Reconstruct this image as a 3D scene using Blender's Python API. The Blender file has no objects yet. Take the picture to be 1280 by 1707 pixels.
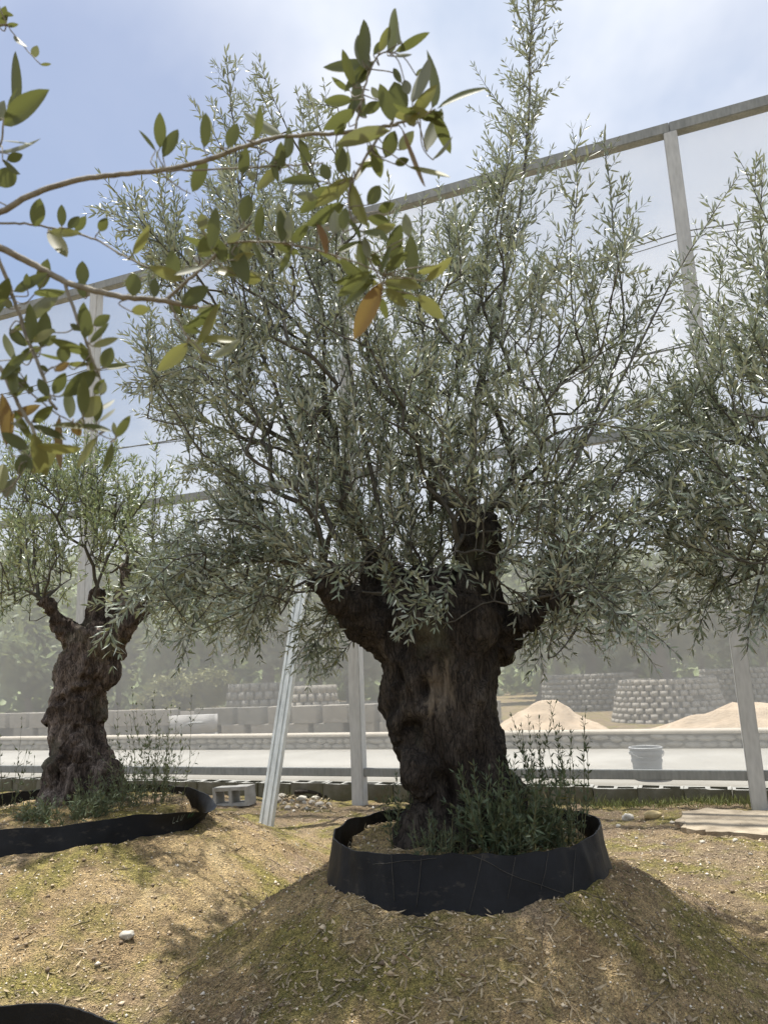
import bpy, bmesh, math, random
import numpy as np
from mathutils import Vector, Matrix, noise

rng = np.random.default_rng(11)
random.seed(11)
scene = bpy.context.scene
COL = scene.collection

# ------------------------------------------------------------------ camera
FPX = 1282.0                       # focal length in pixels of the 1280 x 1707 photograph
CAM = np.array([0.0, 0.0, 1.2])
TH, RO = math.radians(12.0), math.radians(2.3)
_F = np.array([0, math.cos(TH), math.sin(TH)])
_U0 = np.array([0, -math.sin(TH), math.cos(TH)])
_R0 = np.array([1.0, 0, 0])
_R = math.cos(RO) * _R0 - math.sin(RO) * _U0
_U = math.sin(RO) * _R0 + math.cos(RO) * _U0
cam = bpy.data.cameras.new('camera')
cam.sensor_width = 36.0
cam.lens = FPX / 1707 * 36
cam.clip_end = 2000
cam.clip_start = 0.05
cam.dof.use_dof = True
cam.dof.focus_distance = 4.2
cam.dof.aperture_fstop = 6.5
cam_o = bpy.data.objects.new('camera', cam)
COL.objects.link(cam_o)
M = Matrix.Identity(4)
for i in range(3):
    M[i][0], M[i][1], M[i][2], M[i][3] = _R[i], _U[i], -_F[i], CAM[i]
cam_o.matrix_world = M
scene.camera = cam_o


def PY(px, py, y):
    d = _F + _R * (px - 640) / FPX - _U * (py - 853.5) / FPX
    return CAM + d * (y / d[1])


def PZ(px, py, z):
    d = _F + _R * (px - 640) / FPX - _U * (py - 853.5) / FPX
    return CAM + d * ((z - CAM[2]) / d[2])


# ------------------------------------------------------------------ world, sun, exposure
SUNV = Vector((-0.13, 0.19, 1.0)).normalized()      # towards the sun
SUN_EL = math.asin(SUNV.z)
SUN_AZ = math.atan2(SUNV.x, SUNV.y)
w = bpy.data.worlds.new('World')
scene.world = w
w.use_nodes = True
nt = w.node_tree
nt.nodes.clear()


def N(nt, t, **kw):
    n = nt.nodes.new(t)
    for k, v in kw.items():
        if k in n.inputs:
            n.inputs[k].default_value = v
        else:
            setattr(n, k, v)
    return n


def ramp(nt, stops, src=None, interp='LINEAR'):
    n = nt.nodes.new('ShaderNodeValToRGB')
    n.color_ramp.interpolation = interp
    e = n.color_ramp.elements
    while len(e) < len(stops):
        e.new(0.5)
    for i, (p, c) in enumerate(stops):
        e[i].position = p
        if not isinstance(c, (tuple, list)):
            c = (c, c, c)
        e[i].color = (*c, 1)
    if src is not None:
        nt.links.new(src, n.inputs[0])
    return n


def math_n(nt, op, a, b=None, clamp=False):
    n = nt.nodes.new('ShaderNodeMath')
    n.operation = op
    n.use_clamp = clamp
    for i, v in enumerate((a, b)):
        if v is None:
            continue
        if isinstance(v, (int, float)):
            n.inputs[i].default_value = v
        else:
            nt.links.new(v, n.inputs[i])
    return n.outputs[0]


def mixc(nt, fac, a, b, blend='MIX'):
    n = nt.nodes.new('ShaderNodeMix')
    n.data_type = 'RGBA'
    n.blend_type = blend
    for s, v in ((n.inputs[0], fac), (n.inputs[6], a), (n.inputs[7], b)):
        if isinstance(v, (int, float)):
            s.default_value = v
        elif isinstance(v, (tuple, list)):
            s.default_value = (*v[:3], 1)
        else:
            nt.links.new(v, s)
    return n.outputs[2]


sky = N(nt, 'ShaderNodeTexSky', sky_type='NISHITA', sun_disc=False, sun_elevation=SUN_EL, sun_rotation=SUN_AZ,
        air_density=1.0, dust_density=1.6, ozone_density=1.2)
tc = N(nt, 'ShaderNodeTexCoord')
sep = N(nt, 'ShaderNodeSeparateXYZ')
nt.links.new(tc.outputs['Generated'], sep.inputs[0])
zz = math_n(nt, 'ADD', math_n(nt, 'MAXIMUM', sep.outputs[2], 0.02), 0.22)
cmb = N(nt, 'ShaderNodeCombineXYZ')
nt.links.new(math_n(nt, 'DIVIDE', sep.outputs[0], zz), cmb.inputs[0])
nt.links.new(math_n(nt, 'DIVIDE', sep.outputs[1], zz), cmb.inputs[1])
mp = N(nt, 'ShaderNodeMapping')
mp.inputs['Location'].default_value = (3.05, 1.7, 0)
mp.inputs['Scale'].default_value = (1.0, 0.75, 1)
nt.links.new(cmb.outputs[0], mp.inputs[0])
nz = N(nt, 'ShaderNodeTexNoise', Scale=1.1, Detail=6.0, Roughness=0.55, Distortion=0.35)
nt.links.new(mp.outputs[0], nz.inputs['Vector'])
# a clear patch of sky in the thin cloud sheet
gd = _F + _R * (40 - 640) / FPX - _U * (330 - 853.5) / FPX
gd = gd / np.linalg.norm(gd)
dot = N(nt, 'ShaderNodeVectorMath', operation='DOT_PRODUCT')
nt.links.new(tc.outputs['Generated'], dot.inputs[0])
dot.inputs[1].default_value = tuple(gd)
gap = ramp(nt, [(0.90, 0.0), (1.0, 1.0)], dot.outputs['Value'], 'EASE')
cl0 = math_n(nt, 'SUBTRACT', math_n(nt, 'ADD', nz.outputs[0], 0.20), math_n(nt, 'MULTIPLY', gap.outputs[0], 0.46))
cl0 = math_n(nt, 'ADD', cl0, ramp(nt, [(0.0, 0.30), (0.5, 0.0)], sep.outputs[2]).outputs[0])
clm = ramp(nt, [(0.33, 0.16), (0.48, 0.55), (0.66, 0.93)], cl0)
nz2 = N(nt, 'ShaderNodeTexNoise', Scale=2.6, Detail=5.0, Roughness=0.55)
nt.links.new(mp.outputs[0], nz2.inputs['Vector'])
cc = ramp(nt, [(0.33, (4.6, 5.25, 6.45)), (0.66, (7.3, 7.5, 8.0))], nz2.outputs[0])
skyc = mixc(nt, clm.outputs[0], sky.outputs[0], cc.outputs[0])
bg = N(nt, 'ShaderNodeBackground', Strength=0.1)
nt.links.new(skyc, bg.inputs[0])
wo = N(nt, 'ShaderNodeOutputWorld')
nt.links.new(bg.outputs[0], wo.inputs[0])

sl = bpy.data.lights.new('sun', 'SUN')
sl.energy = 4.9
sl.angle = math.radians(0.9)
sl.color = (1.0, 0.955, 0.88)
so = bpy.data.objects.new('sun', sl)
COL.objects.link(so)
so.location = (0, 0, 30)
so.rotation_euler = (-SUNV).to_track_quat('-Z', 'Y').to_euler()

scene.view_settings.view_transform = 'Standard'
scene.view_settings.look = 'None'
scene.view_settings.exposure = 0.52
scene.view_settings.gamma = 1.0
scene.view_settings.use_curve_mapping = False
scene.render.engine = 'CYCLES'
scene.cycles.max_bounces = 6
scene.cycles.diffuse_bounces = 3
scene.cycles.glossy_bounces = 2
scene.cycles.transmission_bounces = 4
scene.cycles.transparent_max_bounces = 8
scene.cycles.caustics_reflective = False
scene.cycles.caustics_refractive = False


# ------------------------------------------------------------------ helpers
def mesh_np(name, V, Fs):
    me = bpy.data.meshes.new(name)
    V = np.ascontiguousarray(V, dtype=np.float32)
    Fs = [np.asarray(f, dtype=np.int32) for f in Fs if len(f)]
    li = np.concatenate([f.ravel() for f in Fs]).astype(np.int32)
    cn = np.concatenate([np.full(len(f), f.shape[1]) for f in Fs])
    st = np.concatenate([[0], np.cumsum(cn)[:-1]]).astype(np.int32)
    me.vertices.add(len(V))
    me.vertices.foreach_set('co', V.ravel())
    me.loops.add(len(li))
    me.loops.foreach_set('vertex_index', li)
    me.polygons.add(len(cn))
    me.polygons.foreach_set('loop_start', st)
    me.update(calc_edges=True)
    return me


def smooth(me):
    me.polygons.foreach_set('use_smooth', np.ones(len(me.polygons), dtype=bool))


def link(name, me, mat=None, parent=None, sm=False):
    if sm:
        smooth(me)
    if mat is not None and len(me.materials) == 0:
        me.materials.append(mat)
    o = bpy.data.objects.new(name, me)
    COL.objects.link(o)
    if parent is not None:
        o.parent = parent
        o.matrix_parent_inverse = Matrix.Identity(4)
        px = Matrix.Translation(parent.matrix_basis.translation) if parent.parent is None else None
    return o


def child(name, me, mat, parent, sm=False):
    """mesh given in world coordinates, parented to an Empty that stands at its base"""
    o = link(name, me, mat, None, sm)
    o.parent = parent
    o.matrix_parent_inverse = wmat(parent).inverted()
    return o


def wmat(o):
    m = o.matrix_basis.copy()
    if o.parent is not None:
        m = wmat(o.parent) @ o.matrix_parent_inverse @ m
    return m


def tag(o, label, cat, group=None, kind=None):
    if label:
        o['label'] = label
    if cat:
        o['category'] = cat
    if group:
        o['group'] = group
    if kind:
        o['kind'] = kind
    return o


def thing(name, label, cat, loc, group=None):
    o = bpy.data.objects.new(name, None)
    COL.objects.link(o)
    o.location = Vector([float(v) for v in loc])
    o.empty_display_size = 0.1
    return tag(o, label, cat, group)


def nrm(v):
    v = np.asarray(v, float)
    return v / np.maximum(np.linalg.norm(v, axis=-1, keepdims=True), 1e-9)


def bm_mesh(name, bm):
    me = bpy.data.meshes.new(name)
    bm.normal_update()
    bm.to_mesh(me)
    bm.free()
    return me


def box_vf(cx, cy, cz, sx, sy, sz):
    x, y, z = sx / 2, sy / 2, sz / 2
    V = np.array([(-x, -y, -z), (x, -y, -z), (x, y, -z), (-x, y, -z), (-x, -y, z), (x, -y, z), (x, y, z), (-x, y, z)])
    return V + (cx, cy, cz), np.array([(0, 3, 2, 1), (4, 5, 6, 7), (0, 1, 5, 4), (1, 2, 6, 5), (2, 3, 7, 6), (3, 0, 4, 7)])


def bar_mesh(name, a, b, wd, ht, bevel=0.006):
    """a hollow-section look bar from a to b: wd across (horizontal), ht the other way"""
    a, b = Vector([float(v) for v in a]), Vector([float(v) for v in b])
    d = (b - a)
    L = d.length
    bm = bmesh.new()
    bmesh.ops.create_cube(bm, size=1.0)
    for v in bm.verts:
        v.co = Vector((v.co.x * wd, v.co.y * ht, (v.co.z + 0.5) * L))
    bmesh.ops.bevel(bm, geom=[e for e in bm.edges], offset=bevel, segments=2, affect='EDGES')
    dz = d.normalized()
    if abs(dz.z) > 0.75:
        yx = Vector((UF[0], UF[1], 0))                 # follow the fence direction
        yx = (yx - dz * yx.dot(dz)).normalized()
        xx = yx
        yy = dz.cross(xx)
    else:
        yy = Vector((0, 0, 1))
        yy = (yy - dz * yy.dot(dz)).normalized()
        xx = yy.cross(dz)
    R = Matrix((xx, yy, dz)).transposed().to_4x4()
    R.translation = a
    bm.transform(R)
    return bm_mesh(name, bm)


def tube_vf(pts, rad, k=6, cap=True):
    pts = np.asarray(pts, float)
    n = len(pts)
    rad = np.broadcast_to(np.asarray(rad, float), (n,))
    t = nrm(np.gradient(pts, axis=0))
    ref = np.array([0.31, 0.87, 0.13]) if abs(t[0][2]) > 0.8 else np.array([0.1, 0.2, 1.0])
    s = nrm(np.cross(t, ref))
    u = np.cross(s, t)
    a = np.arange(k) * 2 * math.pi / k
    V = pts[:, None, :] + rad[:, None, None] * (s[:, None, :] * np.cos(a)[None, :, None] + u[:, None, :] * np.sin(a)[None, :, None])
    V = V.reshape(-1, 3)
    i, j = np.meshgrid(np.arange(n - 1), np.arange(k), indexing='ij')
    j2 = (j + 1) % k
    Q = np.stack([i * k + j, (i + 1) * k + j, (i + 1) * k + j2, i * k + j2], -1).reshape(-1, 4)
    T = np.zeros((0, 3), int)
    if cap:
        V = np.vstack([V, pts[0], pts[-1]])
        c0, c1 = n * k, n * k + 1
        jj = np.arange(k)
        T = np.vstack([np.stack([np.full(k, c0), jj, (jj + 1) % k], 1),
                       np.stack([np.full(k, c1), (n - 1) * k + (jj + 1) % k, (n - 1) * k + jj], 1)])
    return V, Q, T


def tubes_mesh(name, lst, k=5, cap=True):
    Vs, Qs, Ts, o = [], [], [], 0
    for p, r in lst:
        V, Q, T = tube_vf(p, r, k, cap)
        Vs.append(V)
        Qs.append(Q + o)
        if len(T):
            Ts.append(T + o)
        o += len(V)
    return mesh_np(name, np.vstack(Vs), [np.vstack(Qs)] + ([np.vstack(Ts)] if Ts else []))


def catmull(P, m=6):
    P = np.asarray(P, float)
    Q = np.vstack([2 * P[0] - P[1], P, 2 * P[-1] - P[-2]])
    out = []
    for i in range(len(P) - 1):
        p0, p1, p2, p3 = Q[i:i + 4]
        for t in np.linspace(0, 1, m, endpoint=False):
            out.append(0.5 * ((2 * p1) + (-p0 + p2) * t + (2 * p0 - 5 * p1 + 4 * p2 - p3) * t * t + (-p0 + 3 * p1 - 3 * p2 + p3) * t ** 3))
    out.append(P[-1])
    return np.array(out)


# value noise in numpy
def _h(ix, iy, s):
    n = (ix.astype(np.int64) * 374761393 + iy.astype(np.int64) * 668265263 + s * 1442695041) & 0xFFFFFFFF
    n = ((n ^ (n >> 13)) * 1274126177) & 0xFFFFFFFF
    n = n ^ (n >> 16)
    return (n & 0xFFFF) / 65535.0 * 2 - 1


def vn(x, y, s=0):
    ix, iy = np.floor(x), np.floor(y)
    fx, fy = x - ix, y - iy
    fx, fy = fx * fx * (3 - 2 * fx), fy * fy * (3 - 2 * fy)
    a, b, c, d = _h(ix, iy, s), _h(ix + 1, iy, s), _h(ix, iy + 1, s), _h(ix + 1, iy + 1, s)
    return (a * (1 - fx) + b * fx) * (1 - fy) + (c * (1 - fx) + d * fx) * fy


def fbm(x, y, f, o=4, s=0, g=0.5):
    x, y = np.asarray(x, float), np.asarray(y, float)
    r, a = 0, 1.0
    for i in range(o):
        r = r + a * vn(x * f + 13.7 * i, y * f + 7.1 * i, s + i)
        f *= 2.03
        a *= g
    return r


def sstep(a, b, x):
    t = np.clip((x - a) / (b - a), 0, 1)
    return t * t * (3 - 2 * t)


# ------------------------------------------------------------------ materials
def mat(name):
    m = bpy.data.materials.new(name)
    m.use_nodes = True
    t = m.node_tree
    t.nodes.clear()
    out = t.nodes.new('ShaderNodeOutputMaterial')
    p = t.nodes.new('ShaderNodeBsdfPrincipled')
    t.links.new(p.outputs[0], out.inputs[0])
    return m, t, p, out


def tcoord(t, scale=(1, 1, 1), which='Object'):
    a = t.nodes.new('ShaderNodeTexCoord')
    b = t.nodes.new('ShaderNodeMapping')
    b.inputs['Scale'].default_value = scale
    t.links.new(a.outputs[which], b.inputs[0])
    return b.outputs[0]


def noise_n(t, v, scale, detail=4.0, rough=0.55, dist=0.0):
    n = N(t, 'ShaderNodeTexNoise', Scale=scale, Detail=detail, Roughness=rough, Distortion=dist)
    t.links.new(v, n.inputs['Vector'])
    return n.outputs[0]


def bump(t, p, h, strength=0.5, dist=0.01):
    b = N(t, 'ShaderNodeBump', Strength=strength, Distance=dist)
    t.links.new(h, b.inputs['Height'])
    t.links.new(b.outputs[0], p.inputs['Normal'])


def simple(name, c1, c2, scale=8.0, rough=0.7, metal=0.0, bs=0.3, bd=0.004, spec=0.4, stretch=(1, 1, 1)):
    m, t, p, o = mat(name)
    v = tcoord(t, stretch)
    n = noise_n(t, v, scale, 6.0, 0.6)
    r = ramp(t, [(0.32, c1), (0.68, c2)], n)
    t.links.new(r.outputs[0], p.inputs['Base Color'])
    p.inputs['Roughness'].default_value = rough
    p.inputs['Metallic'].default_value = metal
    p.inputs['Specular IOR Level'].default_value = spec
    bump(t, p, noise_n(t, v, scale * 6, 4.0, 0.6), bs, bd)
    return m


def leaf_mat(name, top, under, trans=0.22, rough=0.42, vary=0.35, warm=(0.16, 0.13, 0.04), spec=0.5):
    m, t, p, out = mat(name)
    at = N(t, 'ShaderNodeAttribute', attribute_name='tone')
    geo = t.nodes.new('ShaderNodeNewGeometry')
    dark = tuple(c * (1 - vary) for c in top)
    lite = tuple(min(1, c * (1 + vary)) for c in top)
    tr = ramp(t, [(0.0, dark), (0.55, lite), (0.93, lite), (1.0, warm)], at.outputs['Fac'])
    und = ramp(t, [(0.0, tuple(c * 0.8 for c in under)), (1.0, tuple(min(1, c * 1.12) for c in under))], at.outputs['Fac'])
    c = mixc(t, geo.outputs['Backfacing'], tr.outputs[0], und.outputs[0])
    t.links.new(c, p.inputs['Base Color'])
    p.inputs['Roughness'].default_value = rough
    p.inputs['Specular IOR Level'].default_value = spec
    tl = t.nodes.new('ShaderNodeBsdfTranslucent')
    tcn = mixc(t, 0.5, tr.outputs[0], (0.20, 0.22, 0.06))
    t.links.new(tcn, tl.inputs[0])
    mx = t.nodes.new('ShaderNodeMixShader')
    mx.inputs[0].default_value = trans
    t.links.new(p.outputs[0], mx.inputs[1])
    t.links.new(tl.outputs[0], mx.inputs[2])
    t.links.new(mx.outputs[0], out.inputs[0])
    return m


M_leaf = leaf_mat('olive_leaf', (0.165, 0.195, 0.140), (0.45, 0.49, 0.42), 0.20, 0.34, 0.55, (0.19, 0.19, 0.08))
M_leafL = leaf_mat('olive_leaf_green', (0.165, 0.210, 0.10), (0.40, 0.45, 0.32), 0.26, 0.36, 0.45)
M_weed = leaf_mat('weed_leaf', (0.060, 0.085, 0.045), (0.12, 0.16, 0.09), 0.2, 0.5)
M_weed2 = leaf_mat('pale_weed_leaf', (0.105, 0.135, 0.07), (0.16, 0.19, 0.11), 0.2, 0.5)
M_grass = leaf_mat('grass_blade', (0.15, 0.17, 0.06), (0.15, 0.17, 0.06), 0.25, 0.6, 0.4, (0.34, 0.27, 0.12))
M_dry = leaf_mat('dry_leaf', (0.33, 0.27, 0.18), (0.44, 0.40, 0.32), 0.05, 0.7, 0.5, (0.15, 0.085, 0.045), 0.2)
M_far = leaf_mat('far_leaf', (0.155, 0.195, 0.085), (0.16, 0.20, 0.09), 0.28, 0.6, 0.7, (0.17, 0.17, 0.07))
M_fg = leaf_mat('broad_olive_leaf', (0.098, 0.110, 0.036), (0.27, 0.28, 0.20), 0.36, 0.5, 0.25, (0.11, 0.12, 0.04), 0.3)
M_fgp = leaf_mat('yellowing_olive_leaf', (0.19, 0.185, 0.06), (0.33, 0.33, 0.22), 0.4, 0.45, 0.25, (0.2, 0.17, 0.05))
M_fgb = leaf_mat('brown_olive_leaf', (0.19, 0.095, 0.035), (0.25, 0.15, 0.07), 0.4, 0.5, 0.25, (0.2, 0.1, 0.03))
M_twig = simple('twig_bark', (0.055, 0.05, 0.042), (0.115, 0.108, 0.09), 30, 0.8)
M_fgtwig = simple('branch_bark', (0.15, 0.125, 0.085), (0.27, 0.24, 0.18), 60, 0.7)
M_stem = simple('green_stem', (0.10, 0.11, 0.05), (0.17, 0.16, 0.08), 40, 0.7)


def bark_mat(name, c0, c1, c2, wood=None):
    m, t, p, o = mat(name)
    v = tcoord(t, (1, 1, 0.35))
    f1 = math_n(t, 'ABSOLUTE', math_n(t, 'SUBTRACT', noise_n(t, tcoord(t, (1, 1, 0.22)), 38.0, 3.0, 0.6, 0.8), 0.5))
    f2 = math_n(t, 'ABSOLUTE', math_n(t, 'SUBTRACT', noise_n(t, tcoord(t, (1, 1, 0.45)), 85.0, 3.0, 0.65, 0.6), 0.5))
    fis = math_n(t, 'MINIMUM', math_n(t, 'MULTIPLY', f1, 5.0), math_n(t, 'ADD', math_n(t, 'MULTIPLY', f2, 5.0), 0.18), True)
    n1 = noise_n(t, tcoord(t, (1, 1, 0.5)), 9.0, 7.0, 0.65)
    base = ramp(t, [(0.30, c0), (0.5, c1), (0.72, c2)], n1)
    crack = ramp(t, [(0.0, 0.16), (0.35, 0.85), (0.8, 1.25)], fis)
    col = mixc(t, 1.0, base.outputs[0], crack.outputs[0], 'MULTIPLY')
    n3 = noise_n(t, tcoord(t), 3.1, 4.0)
    g = ramp(t, [(0.56, 0.0), (0.7, 0.45)], n3)
    col = mixc(t, g.outputs[0], col, (0.15, 0.155, 0.10))
    if wood is not None:
        c, r = wood
        tcn = N(t, 'ShaderNodeTexCoord')
        mpn = N(t, 'ShaderNodeMapping', vector_type='POINT')
        mpn.inputs['Scale'].default_value = tuple(1 / q for q in r)
        mpn.inputs['Location'].default_value = tuple(-a / q for a, q in zip(c, r))
        t.links.new(tcn.outputs['Object'], mpn.inputs[0])
        ln = N(t, 'ShaderNodeVectorMath', operation='LENGTH')
        t.links.new(mpn.outputs[0], ln.inputs[0])
        e = math_n(t, 'ADD', ln.outputs['Value'], math_n(t, 'MULTIPLY', noise_n(t, tcoord(t, (1, 1, 0.22)), 22.0, 5.0, 0.7), 2.2))
        f = ramp(t, [(0.50, 0.85), (0.62, 0.0)], math_n(t, 'MULTIPLY', e, 0.33))
        wg = noise_n(t, tcoord(t, (1, 1, 0.06)), 60.0, 4.0)
        wc = ramp(t, [(0.3, (0.13, 0.105, 0.078)), (0.7, (0.27, 0.225, 0.17))], wg)
        col = mixc(t, f.outputs[0], col, wc.outputs[0])
    t.links.new(col, p.inputs['Base Color'])
    p.inputs['Roughness'].default_value = 0.85
    p.inputs['Specular IOR Level'].default_value = 0.25
    h = math_n(t, 'ADD', math_n(t, 'MULTIPLY', fis, 0.5), math_n(t, 'MULTIPLY', noise_n(t, v, 120, 5.0), 0.5))
    bump(t, p, h, 0.85, 0.014)
    return m


# ------------------------------------------------------------------ foliage machinery
class Leaves:
    def __init__(s):
        s.p, s.d, s.n, s.l, s.w, s.t = [], [], [], [], [], []

    def add(s, p, d, n, l, w, t):
        s.p.append(p); s.d.append(d); s.n.append(n); s.l.append(l); s.w.append(w); s.t.append(t)

    def mesh(s, name, curl=0.10, fold=0.18):
        p, d, n = np.vstack(s.p), nrm(np.vstack(s.d)), np.vstack(s.n)
        l, w, t = np.concatenate(s.l), np.concatenate(s.w), np.concatenate(s.t)
        sd = nrm(np.cross(d, n))
        up = np.cross(sd, d)
        tpl = np.array([(0, 0, 0), (.30, -.5, 0), (.30, 0, -1), (.30, .5, 0), (.68, -.42, 0), (.68, 0, -1), (.68, .42, 0), (1, 0, 0)])
        c = rng.normal(0, curl, len(p))
        m = len(tpl)
        V = np.zeros((len(p), m, 3))
        for i, (a, b, f) in enumerate(tpl):
            V[:, i] = p + d * (a * l)[:, None] + sd * (b * w)[:, None] + up * ((f * fold * w) + c * l * a * a)[:, None]
        base = (np.arange(len(p)) * m)[:, None]
        tri = np.array([(0, 2, 1), (0, 3, 2), (4, 5, 7), (5, 6, 7)])
        qd = np.array([(1, 2, 5, 4), (2, 3, 6, 5)])
        T = (base[:, :, None] + tri[None]).reshape(-1, 3)
        Q = (base[:, :, None] + qd[None]).reshape(-1, 4)
        me = mesh_np(name, V.reshape(-1, 3), [T, Q])
        at = me.attributes.new('tone', 'FLOAT', 'POINT')
        at.data.foreach_set('value', np.repeat(t, m).astype(np.float32))
        return me


UP = np.array([0, 0, 1.0])


def twig(L, T, base, d, length, r, ll=0.062, lw=0.0125, start=0.12, sp=0.026, lift=0.25, jit=0.10, ang=(0.5, 1.0), dens=1.0):
    n = max(4, int(length / 0.05) + 1)
    st = length / (n - 1)
    pts = [np.asarray(base, float)]
    d = nrm(d)
    for i in range(n - 1):
        d = nrm(d + UP * lift * st * 3 + rng.normal(0, jit, 3) * 0.6)
        pts.append(pts[-1] + d * st)
    pts = np.array(pts)
    T.append((pts, np.linspace(r, r * 0.35, n)))
    m = max(2, int(length * (1 - start) / sp))
    u = np.linspace(start, 1.0, m) * (n - 1)
    i0 = np.minimum(u.astype(int), n - 2)
    f = (u - i0)[:, None]
    P = pts[i0] * (1 - f) + pts[i0 + 1] * f
    D = nrm(pts[i0 + 1] - pts[i0])
    ref = nrm(np.cross(D, nrm(rng.normal(0, 1, 3))))
    ref2 = np.cross(D, ref)
    a = np.arange(m) * (math.pi / 2) + rng.uniform(0, 6.28) + rng.normal(0, 0.3, m)
    S = ref * np.cos(a)[:, None] + ref2 * np.sin(a)[:, None]
    for sg in (1, -1):
        k = rng.random(m) < 0.92 * dens
        if not k.any():
            continue
        q = k.sum()
        b = rng.uniform(ang[0], ang[1], q)[:, None]
        dd = D[k] * np.cos(b) + sg * S[k] * np.sin(b) + rng.normal(0, 0.12, (q, 3))
        nn = nrm(D[k] * 0.8 + UP * 0.55 + rng.normal(0, 0.4, (q, 3)))
        taper = 1 - 0.35 * (np.linspace(0, 1, m)[k]) ** 3
        L.add(P[k], dd, nn, ll * taper * rng.uniform(0.7, 1.2, q), lw * taper * rng.uniform(0.75, 1.2, q), rng.random(q))
    L.add(P[-1:], D[-1:], nrm(rng.normal(0, 1, (1, 3))), np.array([ll * 0.7]), np.array([lw * 0.6]), rng.random(1))
    return pts


def shoot(L, T, base, d, length, r=0.004, side=0.20, nside=None, ll=0.062, lw=0.0125, lift=0.3, dens=1.0, sp=0.027):
    pts = twig(L, T, base, d, length, r, ll, lw, 0.1, sp, lift, 0.09, dens=dens)
    ns = nside if nside is not None else max(2, int(length / 0.075))
    for i in range(ns):
        t = rng.uniform(0.08, 0.85)
        k = min(int(t * (len(pts) - 1)), len(pts) - 2)
        D = nrm(pts[k + 1] - pts[k])
        s = nrm(np.cross(D, rng.normal(0, 1, 3)))
        dd = D * 0.75 + s * 0.8
        twig(L, T, pts[k], dd, side * (1.15 - 0.7 * t) * rng.uniform(0.6, 1.3), r * 0.5, ll * 0.95, lw, 0.15, sp, lift * 1.2, 0.08, dens=dens)
    return pts


def whip(L, T, P, r0, r1, side, ns, t0=0.15, ll=0.062, lw=0.0125, dens=1.0, sp=0.030, shape=0.8):
    """a long branch along given points with side twigs getting shorter to the tip"""
    pts = catmull(P, 7)
    pts = pts + np.cumsum(rng.normal(0, 0.0028, pts.shape), 0)
    n = len(pts)
    T.append((pts, np.linspace(r0, r1, n)))
    for i in range(ns):
        t = t0 + (1 - t0) * ((i + rng.random()) / ns)
        k = min(int(t * (n - 1)), n - 2)
        D = nrm(pts[k + 1] - pts[k])
        s = nrm(np.cross(D, rng.normal(0, 1, 3)))
        ln = side * (0.25 + (1 - t) ** shape) * rng.uniform(0.6, 1.2)
        if ln > 0.2:
            shoot(L, T, pts[k], D * 0.85 + s * 0.7, ln, 0.0028, ln * 0.5, 2, ll, lw, 0.25, dens, sp)
        else:
            twig(L, T, pts[k], D * 0.8 + s * 0.75, ln, 0.0018, ll, lw, 0.1, sp, 0.3, 0.08, dens=dens)
    k = int(n * 0.55)
    seg = pts[k:]
    ln = np.linalg.norm(np.diff(seg, axis=0), axis=1).sum()
    m = max(3, int(ln / (sp * 1.3)))
    for q in np.linspace(0, len(seg) - 1.01, m):
        a = int(q)
        D = nrm(seg[a + 1] - seg[a])
        p = seg[a] + (seg[a + 1] - seg[a]) * (q - a)
        s = nrm(np.cross(D, rng.normal(0, 1, 3)))
        for sg in (1, -1):
            L.add(p[None], (D * 0.75 + s * sg * 0.65)[None], nrm(D * 0.7 + UP * 0.5 + rng.normal(0, .4, 3))[None],
                  np.array([ll * rng.uniform(.7, 1.1)]), np.array([lw * rng.uniform(.8, 1.1)]), rng.random(1))
    return pts


class Skel:
    """grows branches from the limb ends to the foot of every shoot"""
    def __init__(s, roots):
        s.pos = np.zeros((60000, 3))
        s.par = np.full(60000, -1)
        s.path = np.zeros(60000)
        s.n = 0
        s.ch = []
        for pts in roots:
            prev = -1
            for p in pts:
                s.pos[s.n] = p
                s.par[s.n] = prev
                s.path[s.n] = 0 if prev < 0 else s.path[prev] * 1.0
                prev = s.n
                s.n += 1
        s.nroot = s.n

    def connect(s, target, d, wgt=0.35):
        target = np.asarray(target, float)
        v = target - s.pos[:s.n]
        dist = np.linalg.norm(v, axis=1)
        cost = dist + wgt * s.path[:s.n] + 0.5 * np.maximum(0, -v[:, 2])
        a = int(np.argmin(cost))
        p0, D = s.pos[a], dist[a]
        if D < 0.02:
            return
        pd = s.pos[a] - s.pos[s.par[a]] if s.par[a] >= 0 else UP * 0.1
        p1 = p0 + (nrm(pd) * 0.5 + UP * 0.25 + nrm(target - p0) * 0.7) * D * 0.25
        p2 = target - nrm(nrm(d) + nrm(target - p0)) * D * 0.3
        m = max(2, int(D / 0.07))
        ids = [a]
        wob = rng.normal(0, 0.004, (m + 1, 3))
        for i in range(1, m + 1):
            t = i / m
            q = (1 - t) ** 3 * p0 + 3 * (1 - t) ** 2 * t * p1 + 3 * (1 - t) * t * t * p2 + t ** 3 * target
            if i < m:
                q = q + wob[i] * min(1, D)
            s.pos[s.n] = q
            s.par[s.n] = ids[-1]
            s.path[s.n] = s.path[ids[-1]] + np.linalg.norm(q - s.pos[ids[-1]])
            ids.append(s.n)
            s.n += 1
        s.ch.append(ids)

    def tubes(s, rt=0.0032, ex=0.43, rmax=0.04):
        cnt = np.zeros(s.n)
        for ids in s.ch:
            cnt[ids[-1]] += 1
        for i in range(s.n - 1, -1, -1):
            if s.par[i] >= 0:
                cnt[s.par[i]] += cnt[i]
        r = np.minimum(rt * np.maximum(cnt, 1) ** ex, rmax)
        out = []
        for ids in s.ch:
            rr = r[ids].copy()
            rr[0] = min(rr[0], rr[1] * 1.15)
            out.append((s.pos[ids], rr))
        return out


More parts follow.
